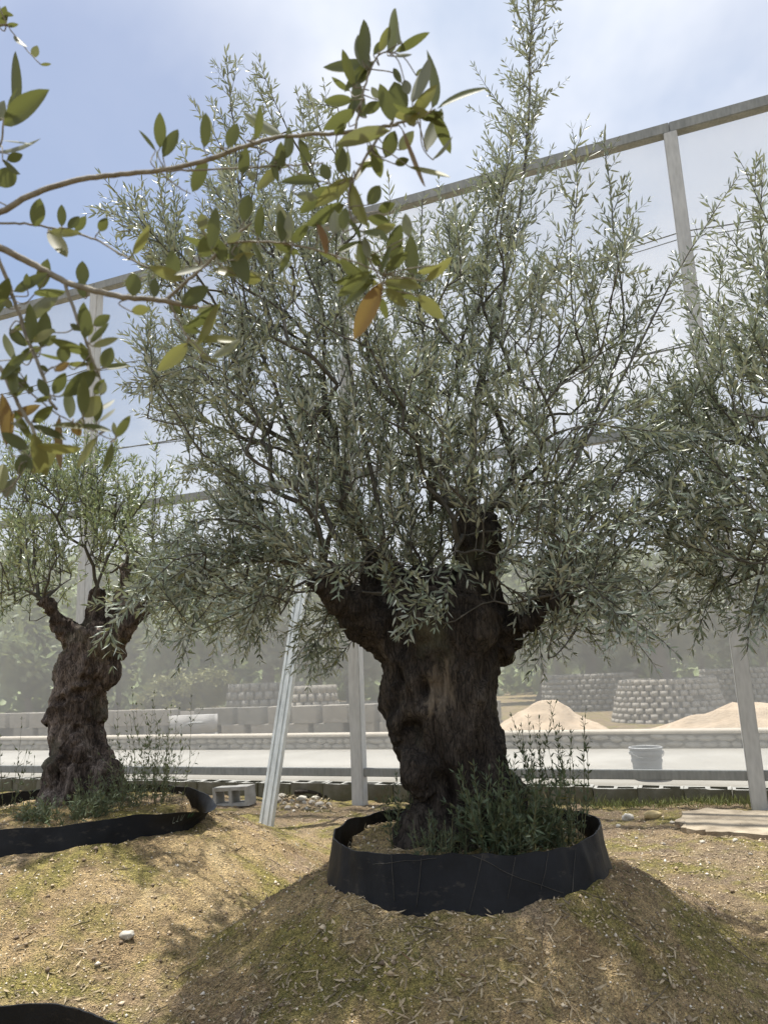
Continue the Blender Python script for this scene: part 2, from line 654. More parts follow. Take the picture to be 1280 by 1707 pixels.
def crown(blobs, Yc, axis_xy, roots, depth, ll, lw, slen, extra=None, sp=0.027, side=0.2, dens=1.0):
    """blobs: (px, py, rx, ry, n, mode[, dy0, dy1]) given where they stand at distance Yc"""
    L, T = Leaves(), []
    sk = Skel(roots)
    todo = []
    for b in blobs:
        px, py, rx, ry, n, mode = b[:6]
        for _ in range(n):
            while True:
                q = rng.uniform(-1, 1, 2)
                if q @ q < 1:
                    break
            x, y = px + q[0] * rx, py + q[1] * ry
            dy = rng.uniform(b[6], b[7]) if len(b) > 6 else (rng.uniform(-1, 1) * depth * (0.55 + 0.45 * rng.random()) + (0.12 if 150 < px < 430 and Yc < 4 else 0))
            c = PY(px, py, Yc) + np.array([q[0] * rx, 0, -q[1] * ry]) / FPX * Yc * 1.03
            c[1] = Yc + dy
            if dy < 0:                                   # keep the crown's outline as it narrows towards the front
                c[0] *= 1 + dy / Yc * 0.75
                c[2] = CAM[2] + (c[2] - CAM[2]) * (1 + dy / Yc * 0.6)
            out = np.array([c[0] - axis_xy[0], c[1] - axis_xy[1], 0])
            out = out / (np.linalg.norm(out) + 0.3)
            if mode == 'u':
                d = UP * 1.0 + out * 0.45 + rng.normal(0, 0.28, 3)
            elif mode == 'o':
                d = UP * 0.35 + out * 0.9 + rng.normal(0, 0.35, 3)
            else:
                d = UP * -0.55 + out * 0.8 + rng.normal(0, 0.3, 3)
            d = nrm(d)
            ln = slen * rng.uniform(0.7, 1.3)
            todo.append((c - d * ln * 0.5, d, ln, mode))
    root0 = np.mean([r[-1] for r in roots], 0)
    todo.sort(key=lambda e: np.linalg.norm(e[0] - root0))
    for base, d, ln, mode in todo:
        sk.connect(base, d)
        shoot(L, T, base, d, ln, 0.0034, side, None, ll, lw, 0.3 if mode == 'u' else (0.12 if mode == 'o' else -0.12), dens, sp)
    if extra:
        for P, r0, r1, sd, ns, t0, de, sh in extra:
            P = np.array(P)
            sk.connect(P[0], P[1] - P[0])
            whip(L, T, P, r0, r1, sd, ns, t0, ll, lw, de, sp * 1.1, sh)
    return L, T, sk.tubes()


# ------------------------------------------------------------------ trunks
def trunk_mesh(name, chains, voxel, lump=0.03, lf=4.0, ridge=0.014, fine=0.004, pits=(), burls=(), seed=0.0):
    Vs, Qs, Ts, o = [], [], [], 0
    for pts, rad in chains:
        P = catmull(pts, 5)
        rr = np.interp(np.linspace(0, 1, len(P)), np.linspace(0, 1, len(rad)), rad)
        V, Q, T = tube_vf(P, rr, 20, True)
        Vs.append(V); Qs.append(Q + o); Ts.append(T + o)
        o += len(V)
    for c, r in burls:
        bm = bmesh.new()
        bmesh.ops.create_icosphere(bm, subdivisions=2, radius=r)
        V = np.array([v.co for v in bm.verts]) * (1, 1, 1.2) + c
        F = np.array([[v.index for v in f.verts] for f in bm.faces])
        bm.free()
        Vs.append(V); Ts.append(F + o)
        o += len(V)
    me = mesh_np(name, np.vstack(Vs), [np.vstack(Qs), np.vstack(Ts)])
    ob = bpy.data.objects.new(name, me)
    COL.objects.link(ob)
    md = ob.modifiers.new('r', 'REMESH')
    md.mode = 'VOXEL'
    md.voxel_size = voxel
    sm_ = ob.modifiers.new('s', 'SMOOTH')
    sm_.iterations = 4
    dg = bpy.context.evaluated_depsgraph_get()
    m2 = bpy.data.meshes.new_from_object(ob.evaluated_get(dg))
    bpy.data.objects.remove(ob)
    bpy.data.meshes.remove(me)
    m2.name = name
    n = len(m2.vertices)
    co = np.zeros(n * 3, np.float32)
    no = np.zeros(n * 3, np.float32)
    m2.vertices.foreach_get('co', co)
    m2.vertex_normals.foreach_get('vector', no)
    co, no = co.reshape(-1, 3).astype(float), no.reshape(-1, 3).astype(float)
    off = np.zeros(n)
    for i in range(n):
        x, y, z = co[i]
        a = noise.fractal(Vector((x * lf + seed, y * lf, z * lf * 0.8)), 0.9, 2.0, 3)
        b = 1 - 2 * abs(noise.noise(Vector((x * 11 + seed + a, y * 11 + a, z * 2.6))))
        b2 = 1 - 2 * abs(noise.noise(Vector((x * 27 + seed + 2 * a, y * 27, z * 7.0 + a))))
        c = noise.fractal(Vector((x * 55, y * 55, z * 22 + seed)), 0.8, 2.0, 3)
        off[i] = lump * a + ridge * (b - 0.4) + ridge * 0.45 * b2 + fine * c
    for c, r, dpt in pits:
        dd = np.linalg.norm((co - np.asarray(c)) / np.asarray(r), axis=1)
        off -= 1.5 * dpt * np.exp(-dd ** 2 * 1.6)
        off += dpt * 0.25 * np.exp(-(dd - 1.5) ** 2 * 3)
    co = co + no * off[:, None]
    m2.vertices.foreach_set('co', co.astype(np.float32).ravel())
    m2.update()
    smooth(m2)
    return m2


def sect(rows, Y, kd=0.95):
    P, R = [], []
    for y, xl, xr in rows:
        a, b = PY(xl, y, Y), PY(xr, y, Y)
        P.append((a + b) / 2)
        R.append(np.linalg.norm(b - a) / 2)
    return np.array(P), np.array(R)


def limb(rows, Y):
    """rows (px, py, radius px, dy)"""
    return np.array([PY(x, y, Y + dy) for x, y, r, dy in rows]), np.array([r / FPX * (Y + dy) for x, y, r, dy in rows])


# ------------------------------------------------------------------ places
MAIN = np.array([0.31, 3.72])
LEFT = np.array([-2.05, 5.10])
FGT = np.array([-1.16, 1.78])
RGT = np.array([3.05, 3.75])
PR, PM = np.array([3.05, 6.86]), np.array([-0.36, 8.21])
UF = (PR - PM) / np.linalg.norm(PR - PM)            # along the fence, to the right
NF = np.array([-UF[1], UF[0]])                      # away from the camera


def fence_d(x, y):
    return (x - PM[0]) * NF[0] + (y - PM[1]) * NF[1]


MOUNDS = [(MAIN, 0.64, 0.345, 1.30, 0.468), (LEFT, 0.86, 0.355, 2.0, 0.445), (FGT, 0.69, 0.20, 1.25, 0.23), (RGT, 0.64, 0.30, 1.15, 0.36)]
RINGS = [0.565, 0.765, 0.625, 0.57]


def hump_of(x, y):
    h = np.zeros_like(x)
    for c, rp, zp, rf, zi in MOUNDS:
        h = np.maximum(h, sstep(rf * 1.12, rf * 0.85, np.hypot(x - c[0], y - c[1])))
    return h


def ground_z(x, y, fine=True):
    x, y = np.asarray(x, float), np.asarray(y, float)
    z = -0.045 + 0.035 * sstep(0.5, 3.0, x) + 0.025 * fbm(x, y, 0.6, 3, 5)
    hump = np.zeros_like(z)
    for (c, rp, zp, rf, zi), rr in zip(MOUNDS, RINGS):
        dx, dy = x - c[0], y - c[1]
        r = np.hypot(dx, dy)
        th = np.arctan2(dy, dx)
        rfx = rf * (1 + 0.10 * np.sin(2 * th + c[0]) + 0.06 * np.sin(5 * th + 1.3 + c[1])) + 0.05 * fbm(x, y, 1.7, 2, 9)
        t = np.clip((rfx - r) / (rfx - rp), 0, 1)
        prof = (0.65 * t + 0.35 * t * t * (3 - 2 * t))
        hump = np.maximum(hump, prof * (zp + 0.05))
        ins = sstep(rr + 0.0, rr - 0.03, r)
        hump = np.where(ins > 0, np.maximum(hump, ins * (zi + 0.05 + 0.035 * (1 - r / rr))), hump)
    z = z + hump
    d = fence_d(x, y)
    z = z * (1 - sstep(0.25, 0.5, d)) + (-0.03) * sstep(0.25, 0.5, d)
    if fine:
        k = 1 - sstep(0.15, 0.4, d)
        rough = fbm(x, y, 5.0, 3, 21) * 0.015 + fbm(x, y, 21.0, 3, 31, 0.65) * 0.0085
        gully = np.maximum(0, -fbm(x, y, 3.0, 3, 77)) * 0.022
        z = z + k * (rough - gully * np.clip(hump * 4, 0, 1))
    return z


# ------------------------------------------------------------------ ground
def graded(lo, hi, step, far, g=1.28):
    c = list(np.arange(lo, hi + 1e-6, step))
    s = step
    a = [lo]
    while a[-1] > -far:
        s *= g
        a.append(a[-1] - s)
    s = step
    b = [hi]
    while b[-1] < far:
        s *= g
        b.append(b[-1] + s)
    return np.array(a[1:][::-1] + c + b[1:])


gx = graded(-4.6, 4.4, 0.026, 500)
gy = graded(1.6, 8.4, 0.026, 500)
X, Y = np.meshgrid(gx, gy)
Z = ground_z(X, Y)
nx, ny = len(gx), len(gy)
i, j = np.meshgrid(np.arange(ny - 1), np.arange(nx - 1), indexing='ij')
Q = np.stack([i * nx + j, i * nx + j + 1, (i + 1) * nx + j + 1, (i + 1) * nx + j], -1).reshape(-1, 4)


def ground_mat():
    m, t, p, o = mat('soil')
    v = tcoord(t)
    big = noise_n(t, v, 1.5, 6.0, 0.62, 0.6)
    base = ramp(t, [(0.30, (0.27, 0.195, 0.12)), (0.42, (0.48, 0.355, 0.205)), (0.54, (0.64, 0.485, 0.265)), (0.70, (0.72, 0.575, 0.34))], big)
    med = noise_n(t, v, 9.0, 6.0, 0.65, 0.3)
    c = mixc(t, ramp(t, [(0.36, 0.55), (0.55, 0.0)], med).outputs[0], base.outputs[0], (0.20, 0.15, 0.10))
    # pinkish weathered granite patches
    pk = noise_n(t, tcoord(t, (1, 1, 1.0)), 2.7, 4.0, 0.6)
    c = mixc(t, ramp(t, [(0.56, 0.0), (0.70, 0.6)], pk).outputs[0], c, (0.54, 0.42, 0.34))
    ma = N(t, 'ShaderNodeAttribute', attribute_name='mound')
    lev = math_n(t, 'MULTIPLY', math_n(t, 'SUBTRACT', 1.0, ma.outputs['Fac']), ramp(t, [(0.35, 0.9), (0.65, 0.35)], noise_n(t, v, 3.5, 5.0, 0.65)).outputs[0])
    c = mixc(t, lev, c, (0.30, 0.235, 0.175))
    # moss film
    ms = noise_n(t, v, 2.2, 7.0, 0.66, 0.4)
    mm = ramp(t, [(0.48, 0.0), (0.60, 0.85)], ms)
    mc = ramp(t, [(0.33, (0.155, 0.155, 0.055)), (0.62, (0.47, 0.41, 0.135))], noise_n(t, v, 14.0, 5.0, 0.7))
    c = mixc(t, mm.outputs[0], c, mc.outputs[0])
    # grit
    vo = N(t, 'ShaderNodeTexVoronoi', Scale=170.0)
    t.links.new(v, vo.inputs['Vector'])
    gr = ramp(t, [(0.0, (0.45, 0.45, 0.45)), (0.5, (1.0, 1.0, 1.0)), (0.85, (1.15, 1.12, 1.05)), (1.0, (1.9, 1.8, 1.65))], vo.outputs['Color'])
    c = mixc(t, 0.95, c, gr.outputs[0], 'MULTIPLY')
    g2 = ramp(t, [(0.32, (0.42, 0.40, 0.38)), (0.5, (1.0, 1.0, 1.0)), (0.68, (1.5, 1.45, 1.36))], noise_n(t, v, 75.0, 5.0, 0.75))
    c = mixc(t, 0.9, c, g2.outputs[0], 'MULTIPLY')
    t.links.new(c, p.inputs['Base Color'])
    p.inputs['Roughness'].default_value = 0.95
    p.inputs['Specular IOR Level'].default_value = 0.12
    h = math_n(t, 'ADD', math_n(t, 'MULTIPLY', noise_n(t, v, 40.0, 6.0, 0.7), 1.0), math_n(t, 'MULTIPLY', vo.outputs['Distance'], 0.5))
    bump(t, p, h, 1.0, 0.035)
    return m


M_soil = ground_mat()
g = link('ground', mesh_np('ground', np.stack([X, Y, Z], -1).reshape(-1, 3), [Q]), M_soil, None, True)
g['kind'] = 'structure'
_a = g.data.attributes.new('mound', 'FLOAT', 'POINT')
_a.data.foreach_set('value', hump_of(X, Y).ravel().astype(np.float32))


def on_fence(s, off, z):
    p = PM + UF * s + NF * off
    return np.array([p[0], p[1], z])


def strip(name, s0, s1, o0, o1, z0, z1, m, nseg=40, jag=0.0):
    """a slab running along the fence direction"""
    s = np.linspace(s0, s1, nseg + 1)
    V = []
    for q in s:
        a = on_fence(q, o0 + rng.normal(0, jag), 0)
        b = on_fence(q, o1 + rng.normal(0, jag), 0)
        V += [(a[0], a[1], z0), (a[0], a[1], z1), (b[0], b[1], z1), (b[0], b[1], z0)]
    F = []
    for k in range(nseg):
        o = 4 * k
        for e in range(4):
            e2 = (e + 1) % 4
            F.append((o + e, o + 4 + e, o + 4 + e2, o + e2))
    F += [(0, 1, 2, 3), (4 * nseg + 3, 4 * nseg + 2, 4 * nseg + 1, 4 * nseg)]
    me = mesh_np(name, np.array(V), [np.array(F)])
    return link(name, me, m)


M_conc = simple('pale_concrete', (0.31, 0.295, 0.26), (0.40, 0.385, 0.345), 1.3, 0.85, 0, 0.25, 0.003)
rd = strip('road', -60, 60, 0.42, 3.62, -0.2, 0.118, M_conc, 60)
rd['kind'] = 'structure'

# hill far behind
hx = np.linspace(-170, 170, 90)
hy = np.linspace(50, 260, 40)
HX, HY = np.meshgrid(hx, hy)
HZ = sstep(50, 140, HY) * (17 + 6 * fbm(HX, HY, 0.012, 3, 3) + 4.0 * sstep(20, -60, HX)) + 0.8 * fbm(HX, HY, 0.08, 2, 8) - 0.6
i, j = np.meshgrid(np.arange(39), np.arange(89), indexing='ij')
Qh = np.stack([i * 90 + j, i * 90 + j + 1, (i + 1) * 90 + j + 1, (i + 1) * 90 + j], -1).reshape(-1, 4)
M_hill = simple('hill_ground', (0.07, 0.085, 0.04), (0.13, 0.13, 0.07), 0.15, 0.95)
hl = link('hill', mesh_np('hill', np.stack([HX, HY, HZ], -1).reshape(-1, 3), [Qh]), M_hill, None, True)
hl['kind'] = 'structure'


def hill_z(x, y):
    return float(sstep(50, 140, y) * (17 + 6 * fbm(x, y, 0.012, 3, 3) + 4.0 * sstep(20, -60, x)) + 0.8 * fbm(x, y, 0.08, 2, 8) - 0.6)


# ------------------------------------------------------------------ the netted fence
def galv(name, c1, c2, rough=0.42, metal=0.55):
    m, t, p, o = mat(name)
    v = tcoord(t, (1, 1, 0.25))
    vo = N(t, 'ShaderNodeTexVoronoi', Scale=38.0)
    t.links.new(v, vo.inputs['Vector'])
    n = noise_n(t, v, 7.0, 5.0, 0.6)
    f = math_n(t, 'ADD', math_n(t, 'MULTIPLY', vo.outputs['Distance'], 0.35), math_n(t, 'MULTIPLY', n, 0.75))
    r = ramp(t, [(0.30, c1), (0.75, c2)], f)
    st = noise_n(t, tcoord(t, (1, 1, 0.05)), 26.0, 5.0, 0.7)
    c = mixc(t, ramp(t, [(0.56, 0.0), (0.8, 0.45)], st).outputs[0], r.outputs[0], (0.30, 0.27, 0.23))
    t.links.new(c, p.inputs['Base Color'])
    p.inputs['Metallic'].default_value = metal
    p.inputs['Roughness'].default_value = rough
    bump(t, p, n, 0.15, 0.003)
    return m


M_post = galv('galvanised_steel', (0.42, 0.425, 0.41), (0.56, 0.565, 0.545), 0.55, 0.15)
M_rail = galv('weathered_steel', (0.20, 0.21, 0.20), (0.31, 0.32, 0.305), 0.6, 0.2)
M_brace = galv('bright_galvanised_steel', (0.44, 0.465, 0.455), (0.66, 0.69, 0.675), 0.42, 0.3)


def net_mat():
    m, t, p, out = mat('shade_net')
    t.nodes.remove(p)
    v = tcoord(t, (1, 1, 1))
    n = noise_n(t, tcoord(t, (0.5, 0.5, 0.25)), 2.0, 4.0, 0.6)
    fac = ramp(t, [(0.3, 0.31), (0.7, 0.39)], n)
    df = N(t, 'ShaderNodeBsdfDiffuse')
    df.inputs[0].default_value = (0.76, 0.76, 0.73, 1)
    tl = N(t, 'ShaderNodeBsdfTranslucent')
    tl.inputs[0].default_value = (0.76, 0.76, 0.73, 1)
    ms = N(t, 'ShaderNodeMixShader')
    ms.inputs[0].default_value = 0.5
    t.links.new(df.outputs[0], ms.inputs[1])
    t.links.new(tl.outputs[0], ms.inputs[2])
    tr = N(t, 'ShaderNodeBsdfTransparent')
    mx = N(t, 'ShaderNodeMixShader')
    t.links.new(fac.outputs[0], mx.inputs[0])
    t.links.new(tr.outputs[0], mx.inputs[1])
    t.links.new(ms.outputs[0], mx.inputs[2])
    t.links.new(mx.outputs[0], out.inputs[0])
    return m


M_net = net_mat()
fence = thing('net_fence', 'tall galvanised steel frame fence hung with pale see-through netting', 'fence', on_fence(0, 0, -0.08))
BAY = float(np.linalg.norm(PR - PM))
ks = range(-3, 5)
ZB, ZM, ZT = 0.25, 3.38, 6.50
PW = 0.128
for k in ks:
    me = bar_mesh('post', on_fence(k * BAY, 0, -0.45), on_fence(k * BAY, 0, ZT - 0.055), PW, PW, 0.008)
    child('post', me, M_post, fence)
for k in list(ks)[:-1]:
    a, b = k * BAY + PW / 2 - 0.004, (k + 1) * BAY - PW / 2 + 0.004
    child('bottom_rail', bar_mesh('bottom_rail', on_fence(a, 0.0, ZB), on_fence(b, 0, ZB), 0.06, 0.082), M_rail, fence)
    child('middle_rail', bar_mesh('middle_rail', on_fence(a, 0.0, ZM), on_fence(b, 0, ZM), 0.07, 0.10), M_rail, fence)
    child('top_rail', bar_mesh('top_rail', on_fence(k * BAY - 0.001, 0.0, ZT), on_fence((k + 1) * BAY - 0.003, 0, ZT), 0.11, 0.115), M_rail, fence)
    # netting of the bay, slack between the rails
    s = np.linspace(k * BAY, (k + 1) * BAY, 15)
    zs = np.concatenate([np.linspace(ZB + 0.02, ZM, 13), np.linspace(ZM, ZT + 0.02, 13)[1:]])
    S, ZZ = np.meshgrid(s, zs)
    tt = (S - k * BAY) / BAY
    sag = 0.05 * np.sin(tt * math.pi) * np.abs(np.sin((ZZ - ZB) / (ZM - ZB) * math.pi)) + 0.006 * fbm(S, ZZ, 3.0, 2, 4)
    Pn = PM[None, None, :] + UF * S[..., None] + NF * (0.072 + np.maximum(sag, 0))[..., None]
    V = np.dstack([Pn, ZZ]).reshape(-1, 3)
    i, j = np.meshgrid(np.arange(len(zs) - 1), np.arange(14), indexing='ij')
    Qn = np.stack([i * 15 + j, i * 15 + j + 1, (i + 1) * 15 + j + 1, (i + 1) * 15 + j], -1).reshape(-1, 4)
    child('net_panel', mesh_np('net_panel', V, [Qn]), M_net, fence, True)
M_wire = simple('fence_wire', (0.16, 0.17, 0.17), (0.26, 0.27, 0.27), 20, 0.5, 0.6)
for z0, r in ((4.20, 0.009), (4.24, 0.006), (5.40, 0.007), (5.33, 0.005)):
    pts = []
    for k in list(ks)[:-1]:
        for t in np.linspace(0, 1, 10)[:-1]:
            pts.append(on_fence((k + t) * BAY, 0.069, z0 - 0.10 * (1 - (2 * t - 1) ** 2) * (1 if r < 0.008 else 0.3)))
    child('wire', tubes_mesh('wire', [(np.array(pts), r)], 5), M_wire, fence)


# slanting channel prop
def channel_mesh(a, b, wd=0.12, dp=0.05):
    a, b = Vector([float(q) for q in a]), Vector([float(q) for q in b])
    dz = (b - a).normalized()
    L = (b - a).length
    h = wd / 2
    th = 0.006
    outer = [(-h, dp), (-h, 0), (-h * 0.62, 0), (-h * 0.55, 0.008), (-h * 0.40, 0.008), (-h * 0.33, 0), (h * 0.33, 0), (h * 0.40, 0.008), (h * 0.55, 0.008), (h * 0.62, 0), (h, 0), (h, dp)]
    prof = outer + [(x * (1 - th / h), y + (0 if y == dp else th)) for x, y in outer[::-1]]
    xx = Vector((UF[0], UF[1], 0))
    xx = (xx - dz * xx.dot(dz)).normalized()
    yy = dz.cross(xx)
    if yy.y < 0:
        yy = -yy
    V = []
    for q in (0, L):
        for x, y in prof:
            V.append(a + dz * q + xx * x + yy * y)
    n = len(prof)
    F = [(i, (i + 1) % n, n + (i + 1) % n, n + i) for i in range(n)]
    bm = bmesh.new()
    vs = [bm.verts.new(v) for v in V]
    for f in F:
        bm.faces.new([vs[i] for i in f])
    m = n // 2
    for o in (0, n):
        for i in range(m - 1):
            bm.faces.new([vs[o + i], vs[o + i + 1], vs[o + n - 2 - i], vs[o + n - 1 - i]])
    bmesh.ops.recalc_face_normals(bm, faces=bm.faces)
    return bm_mesh('prop', bm)


b0 = np.array([-1.13, 6.83, -0.16])
b1 = on_fence(-0.02, -PW / 2 - 0.045, 5.1)
child('prop', channel_mesh(b0, b1), M_brace, fence)
q = b0 + (b1 - b0) * ((1.72 - b0[2]) / (b1[2] - b0[2]))
child('strut', bar_mesh('strut', q + np.array([0.0, 0.06, 0]), on_fence(-0.03, -PW / 2 + 0.004, 1.72), 0.035, 0.055, 0.004), M_brace, fence)

# ------------------------------------------------------------------ hollow block kerb
def hollow_block(name, L=0.39, W=0.19, H=0.19, wob=0.003):
    xs = [0, .032, .177, .213, .358, L]
    ys = [0, .034, W - .034, W]
    bm = bmesh.new()
    solid = [[not (i in (1, 3) and j == 1) for j in range(3)] for i in range(5)]
    vt = {}

    def vv(i, j, k):
        if (i, j, k) not in vt:
            vt[i, j, k] = bm.verts.new((xs[i] - L / 2, ys[j] - W / 2, k * H))
        return vt[i, j, k]
    for i in range(5):
        for j in range(3):
            if not solid[i][j]:
                continue
            bm.faces.new([vv(i, j, 1), vv(i + 1, j, 1), vv(i + 1, j + 1, 1), vv(i, j + 1, 1)])
            bm.faces.new([vv(i, j, 0), vv(i, j + 1, 0), vv(i + 1, j + 1, 0), vv(i + 1, j, 0)])
            for di, dj, a, b in ((-1, 0, (i, j + 1), (i, j)), (1, 0, (i + 1, j), (i + 1, j + 1)), (0, -1, (i, j), (i + 1, j)), (0, 1, (i + 1, j + 1), (i, j + 1))):
                ni, nj = i + di, j + dj
                if 0 <= ni < 5 and 0 <= nj < 3 and solid[ni][nj]:
                    continue
                bm.faces.new([vv(*a, 0), vv(*b, 0), vv(*b, 1), vv(*a, 1)])
    for v in bm.verts:
        v.co += Vector(rng.normal(0, wob, 3))
    return bm_mesh(name, bm)


def block_mat():
    m, t, p, o = mat('concrete_block')
    v = tcoord(t)
    n = noise_n(t, v, 12.0, 6.0, 0.65)
    r = ramp(t, [(0.3, (0.20, 0.20, 0.18)), (0.7, (0.36, 0.355, 0.33))], n)
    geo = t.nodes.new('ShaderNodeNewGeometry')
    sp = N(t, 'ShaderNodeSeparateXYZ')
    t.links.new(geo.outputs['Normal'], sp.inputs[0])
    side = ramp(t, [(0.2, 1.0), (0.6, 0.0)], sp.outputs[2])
    side_dark = math_n(t, 'MULTIPLY', side.outputs[0], ramp(t, [(0.3, 0.45), (0.6, 0.95)], noise_n(t, v, 4.0, 4.0)).outputs[0])
    c = mixc(t, side_dark, r.outputs[0], (0.105, 0.10, 0.06))  # side faces darkened below pale tops: their shade put into the colour, blotched
    t.links.new(c, p.inputs['Base Color'])
    p.inputs['Roughness'].default_value = 0.95
    bump(t, p, noise_n(t, v, 120.0, 4.0, 0.7), 0.6, 0.004)
    return m


M_block = block_mat()
M_blockclean = simple('grey_concrete_block', (0.28, 0.275, 0.25), (0.42, 0.41, 0.38), 10, 0.95, 0, 0.6, 0.004)
kerb = thing('block_kerb', 'kerb of hollow concrete blocks laid in a row under the netting', 'kerb', on_fence(0, 0.27, -0.08))
kerb_meshes = [hollow_block('block') for _ in range(4)]
for k in range(-24, 16):
    o = bpy.data.objects.new('block', kerb_meshes[k % 4])
    if not kerb_meshes[k % 4].materials:
        kerb_meshes[k % 4].materials.append(M_block)
    COL.objects.link(o)
    o.parent = kerb
    p = UF * (k * 0.397 + 0.1) + NF * rng.normal(0, 0.006)
    o.location = (p[0], p[1], 0.0 + rng.normal(0, 0.003))
    o.rotation_euler = (0, rng.normal(0, 0.006), math.atan2(UF[1], UF[0]) + rng.normal(0, 0.008))
# one lying loose
lb = link('concrete_block', hollow_block('concrete_block', wob=0.002), M_blockclean)
tag(lb, 'loose hollow concrete block lying on its side below the kerb', 'block')
pb = PZ(395, 1341, -0.04)
lb.rotation_euler = (math.radians(90), math.radians(-3), math.radians(-16))
lb.location = (pb[0], pb[1] + 0.1, float(ground_z(pb[0], pb[1])) + 0.085)

# ------------------------------------------------------------------ trees
wood_c = PY(735, 1150, 3.46)
M_bark = bark_mat('old_olive_bark', (0.026, 0.021, 0.018), (0.060, 0.049, 0.040), (0.13, 0.11, 0.09), (tuple(wood_c), (0.10, 0.2, 0.17)))
M_bark2 = bark_mat('olive_bark', (0.045, 0.033, 0.027), (0.15, 0.115, 0.095), (0.42, 0.35, 0.30))

# --- the big tree
main = thing('olive_tree', 'largest olive tree, its broad trunk in a round black fabric ring', 'tree', (MAIN[0], MAIN[1], 0.42), 'old olive trees')
Yt = 3.74
P0, R0 = sect([(1455, 650, 900), (1420, 664, 886), (1380, 676, 876), (1335, 684, 866), (1290, 682, 852), (1245, 670, 843), (1200, 652, 832), (1150, 642, 826), (1105, 648, 828), (1065, 645, 838), (1030, 645, 840), (1005, 665, 815), (985, 690, 790)], Yt)
lim = [limb([(700, 1110, 55, 0), (645, 1060, 36, -.05), (600, 1028, 27, -.10), (565, 996, 22, -.16), (530, 962, 19, -.2)], Yt),
       limb([(790, 1080, 60, 0), (800, 1030, 44, .02), (806, 985, 36, .03), (806, 935, 32, .03), (802, 885, 30, .03), (798, 850, 24, .03)], Yt),
       limb([(780, 1060, 40, -.1), (782, 1010, 22, -.14), (778, 950, 15, -.12), (776, 895, 13, -.1)], Yt),
       limb([(690, 1070, 60, .05), (655, 1010, 48, .12), (636, 965, 34, .15), (622, 930, 22, .18)], Yt),
       limb([(720, 1050, 70, .05), (712, 985, 56, .1), (708, 962, 34, .1)], Yt),
       limb([(800, 1070, 45, 0), (845, 1045, 24, -.02), (870, 1025, 15, -.05), (905, 1000, 12, -.1), (940, 965, 9, -.15)], Yt),
       limb([(820, 1060, 26, -.05), (862, 1045, 13, -.1), (905, 1024, 8, -.2), (945, 996, 6, -.28)], Yt)]
burls = [(PY(668, 1165, Yt - .1), 0.075), (PY(668, 1205, Yt - .12), 0.07), (PY(700, 1290, Yt - .18), 0.09), (PY(840, 1060, Yt), 0.07), (PY(845, 1330, Yt - .1), 0.09), (PY(700, 1385, Yt - .16), 0.1), (PY(790, 1060, Yt - .17), 0.09)]
pits = [(PY(682, 1220, Yt - .22), (.045, .09, .06), .06), (PY(705, 1150, Yt - .25), (.03, .09, .06), .05), (PY(735, 1150, Yt - .26), (.06, .09, .10), .03),
        (PY(665, 1050, Yt - .2), (.06, .1, .10), .05), (PY(745, 1330, Yt - .26), (.03, .09, .12), .05), (PY(800, 1250, Yt - .26), (.03, .09, .14), .04), (PY(665, 1125, Yt - .2), (.03, .09, .05), .05)]
tm = trunk_mesh('trunk', [(P0, R0)] + lim, 0.0085, 0.042, 4.2, 0.026, 0.006, pits, burls, 3.1)
child('trunk', tm, M_bark, main)
roots = [PY(530, 962, Yt - .2), PY(798, 850, Yt + .03), PY(776, 895, Yt - .1), PY(622, 930, Yt + .18), PY(708, 965, Yt + .1), PY(940, 965, Yt - .15), PY(945, 996, Yt - .28),
         PY(565, 992, Yt - .16), PY(806, 935, Yt + .03), PY(640, 970, Yt + .15)]
blobs = [(395, 235, 85, 110, 13, 'u'), (330, 400, 120, 60, 17, 'u'), (450, 410, 110, 110, 27, 'u'), (560, 400, 90, 110, 18, 'u'), (515, 240, 35, 70, 4, 'u'),
         (690, 420, 90, 90, 18, 'u'), (840, 430, 110, 110, 27, 'u'), (985, 440, 80, 110, 9, 'u'), (1020, 540, 70, 70, 6, 'u'), (235, 400, 60, 40, 5, 'o'), (280, 500, 60, 70, 8, 'u'),
         (330, 600, 100, 90, 22, 'u'), (500, 590, 140, 110, 36, 'u'), (690, 600, 140, 120, 38, 'u'), (870, 600, 130, 120, 30, 'u'), (1030, 650, 60, 70, 6, 'o'),
         (250, 630, 60, 40, 6, 'o'), (330, 700, 70, 40, 9, 'o'), (470, 760, 140, 100, 32, 'u'), (650, 770, 140, 100, 38, 'u'), (850, 780, 140, 100, 38, 'u'), (1030, 790, 90, 90, 18, 'o'),
         (380, 850, 90, 60, 16, 'o'), (370, 950, 120, 55, 26, 'o'), (520, 900, 100, 60, 20, 'o'), (650, 890, 100, 50, 16, 'u', -.3, 1.0), (740, 880, 80, 50, 14, 'u', .1, 1.0),
         (900, 890, 100, 70, 24, 'o'), (1040, 920, 100, 80, 22, 'o'), (960, 975, 60, 40, 10, 'o'), (300, 1010, 90, 35, 14, 'd'), (420, 1010, 80, 35, 11, 'd'),
         (545, 1050, 45, 40, 8, 'd', -.2, .6), (900, 1035, 50, 22, 6, 'd', -.2, .6), (1030, 1020, 60, 35, 10, 'd'), (660, 1000, 40, 30, 2, 'd', -.55, -.4), (740, 1000, 30, 20, 2, 'd', -.5, -.4)]
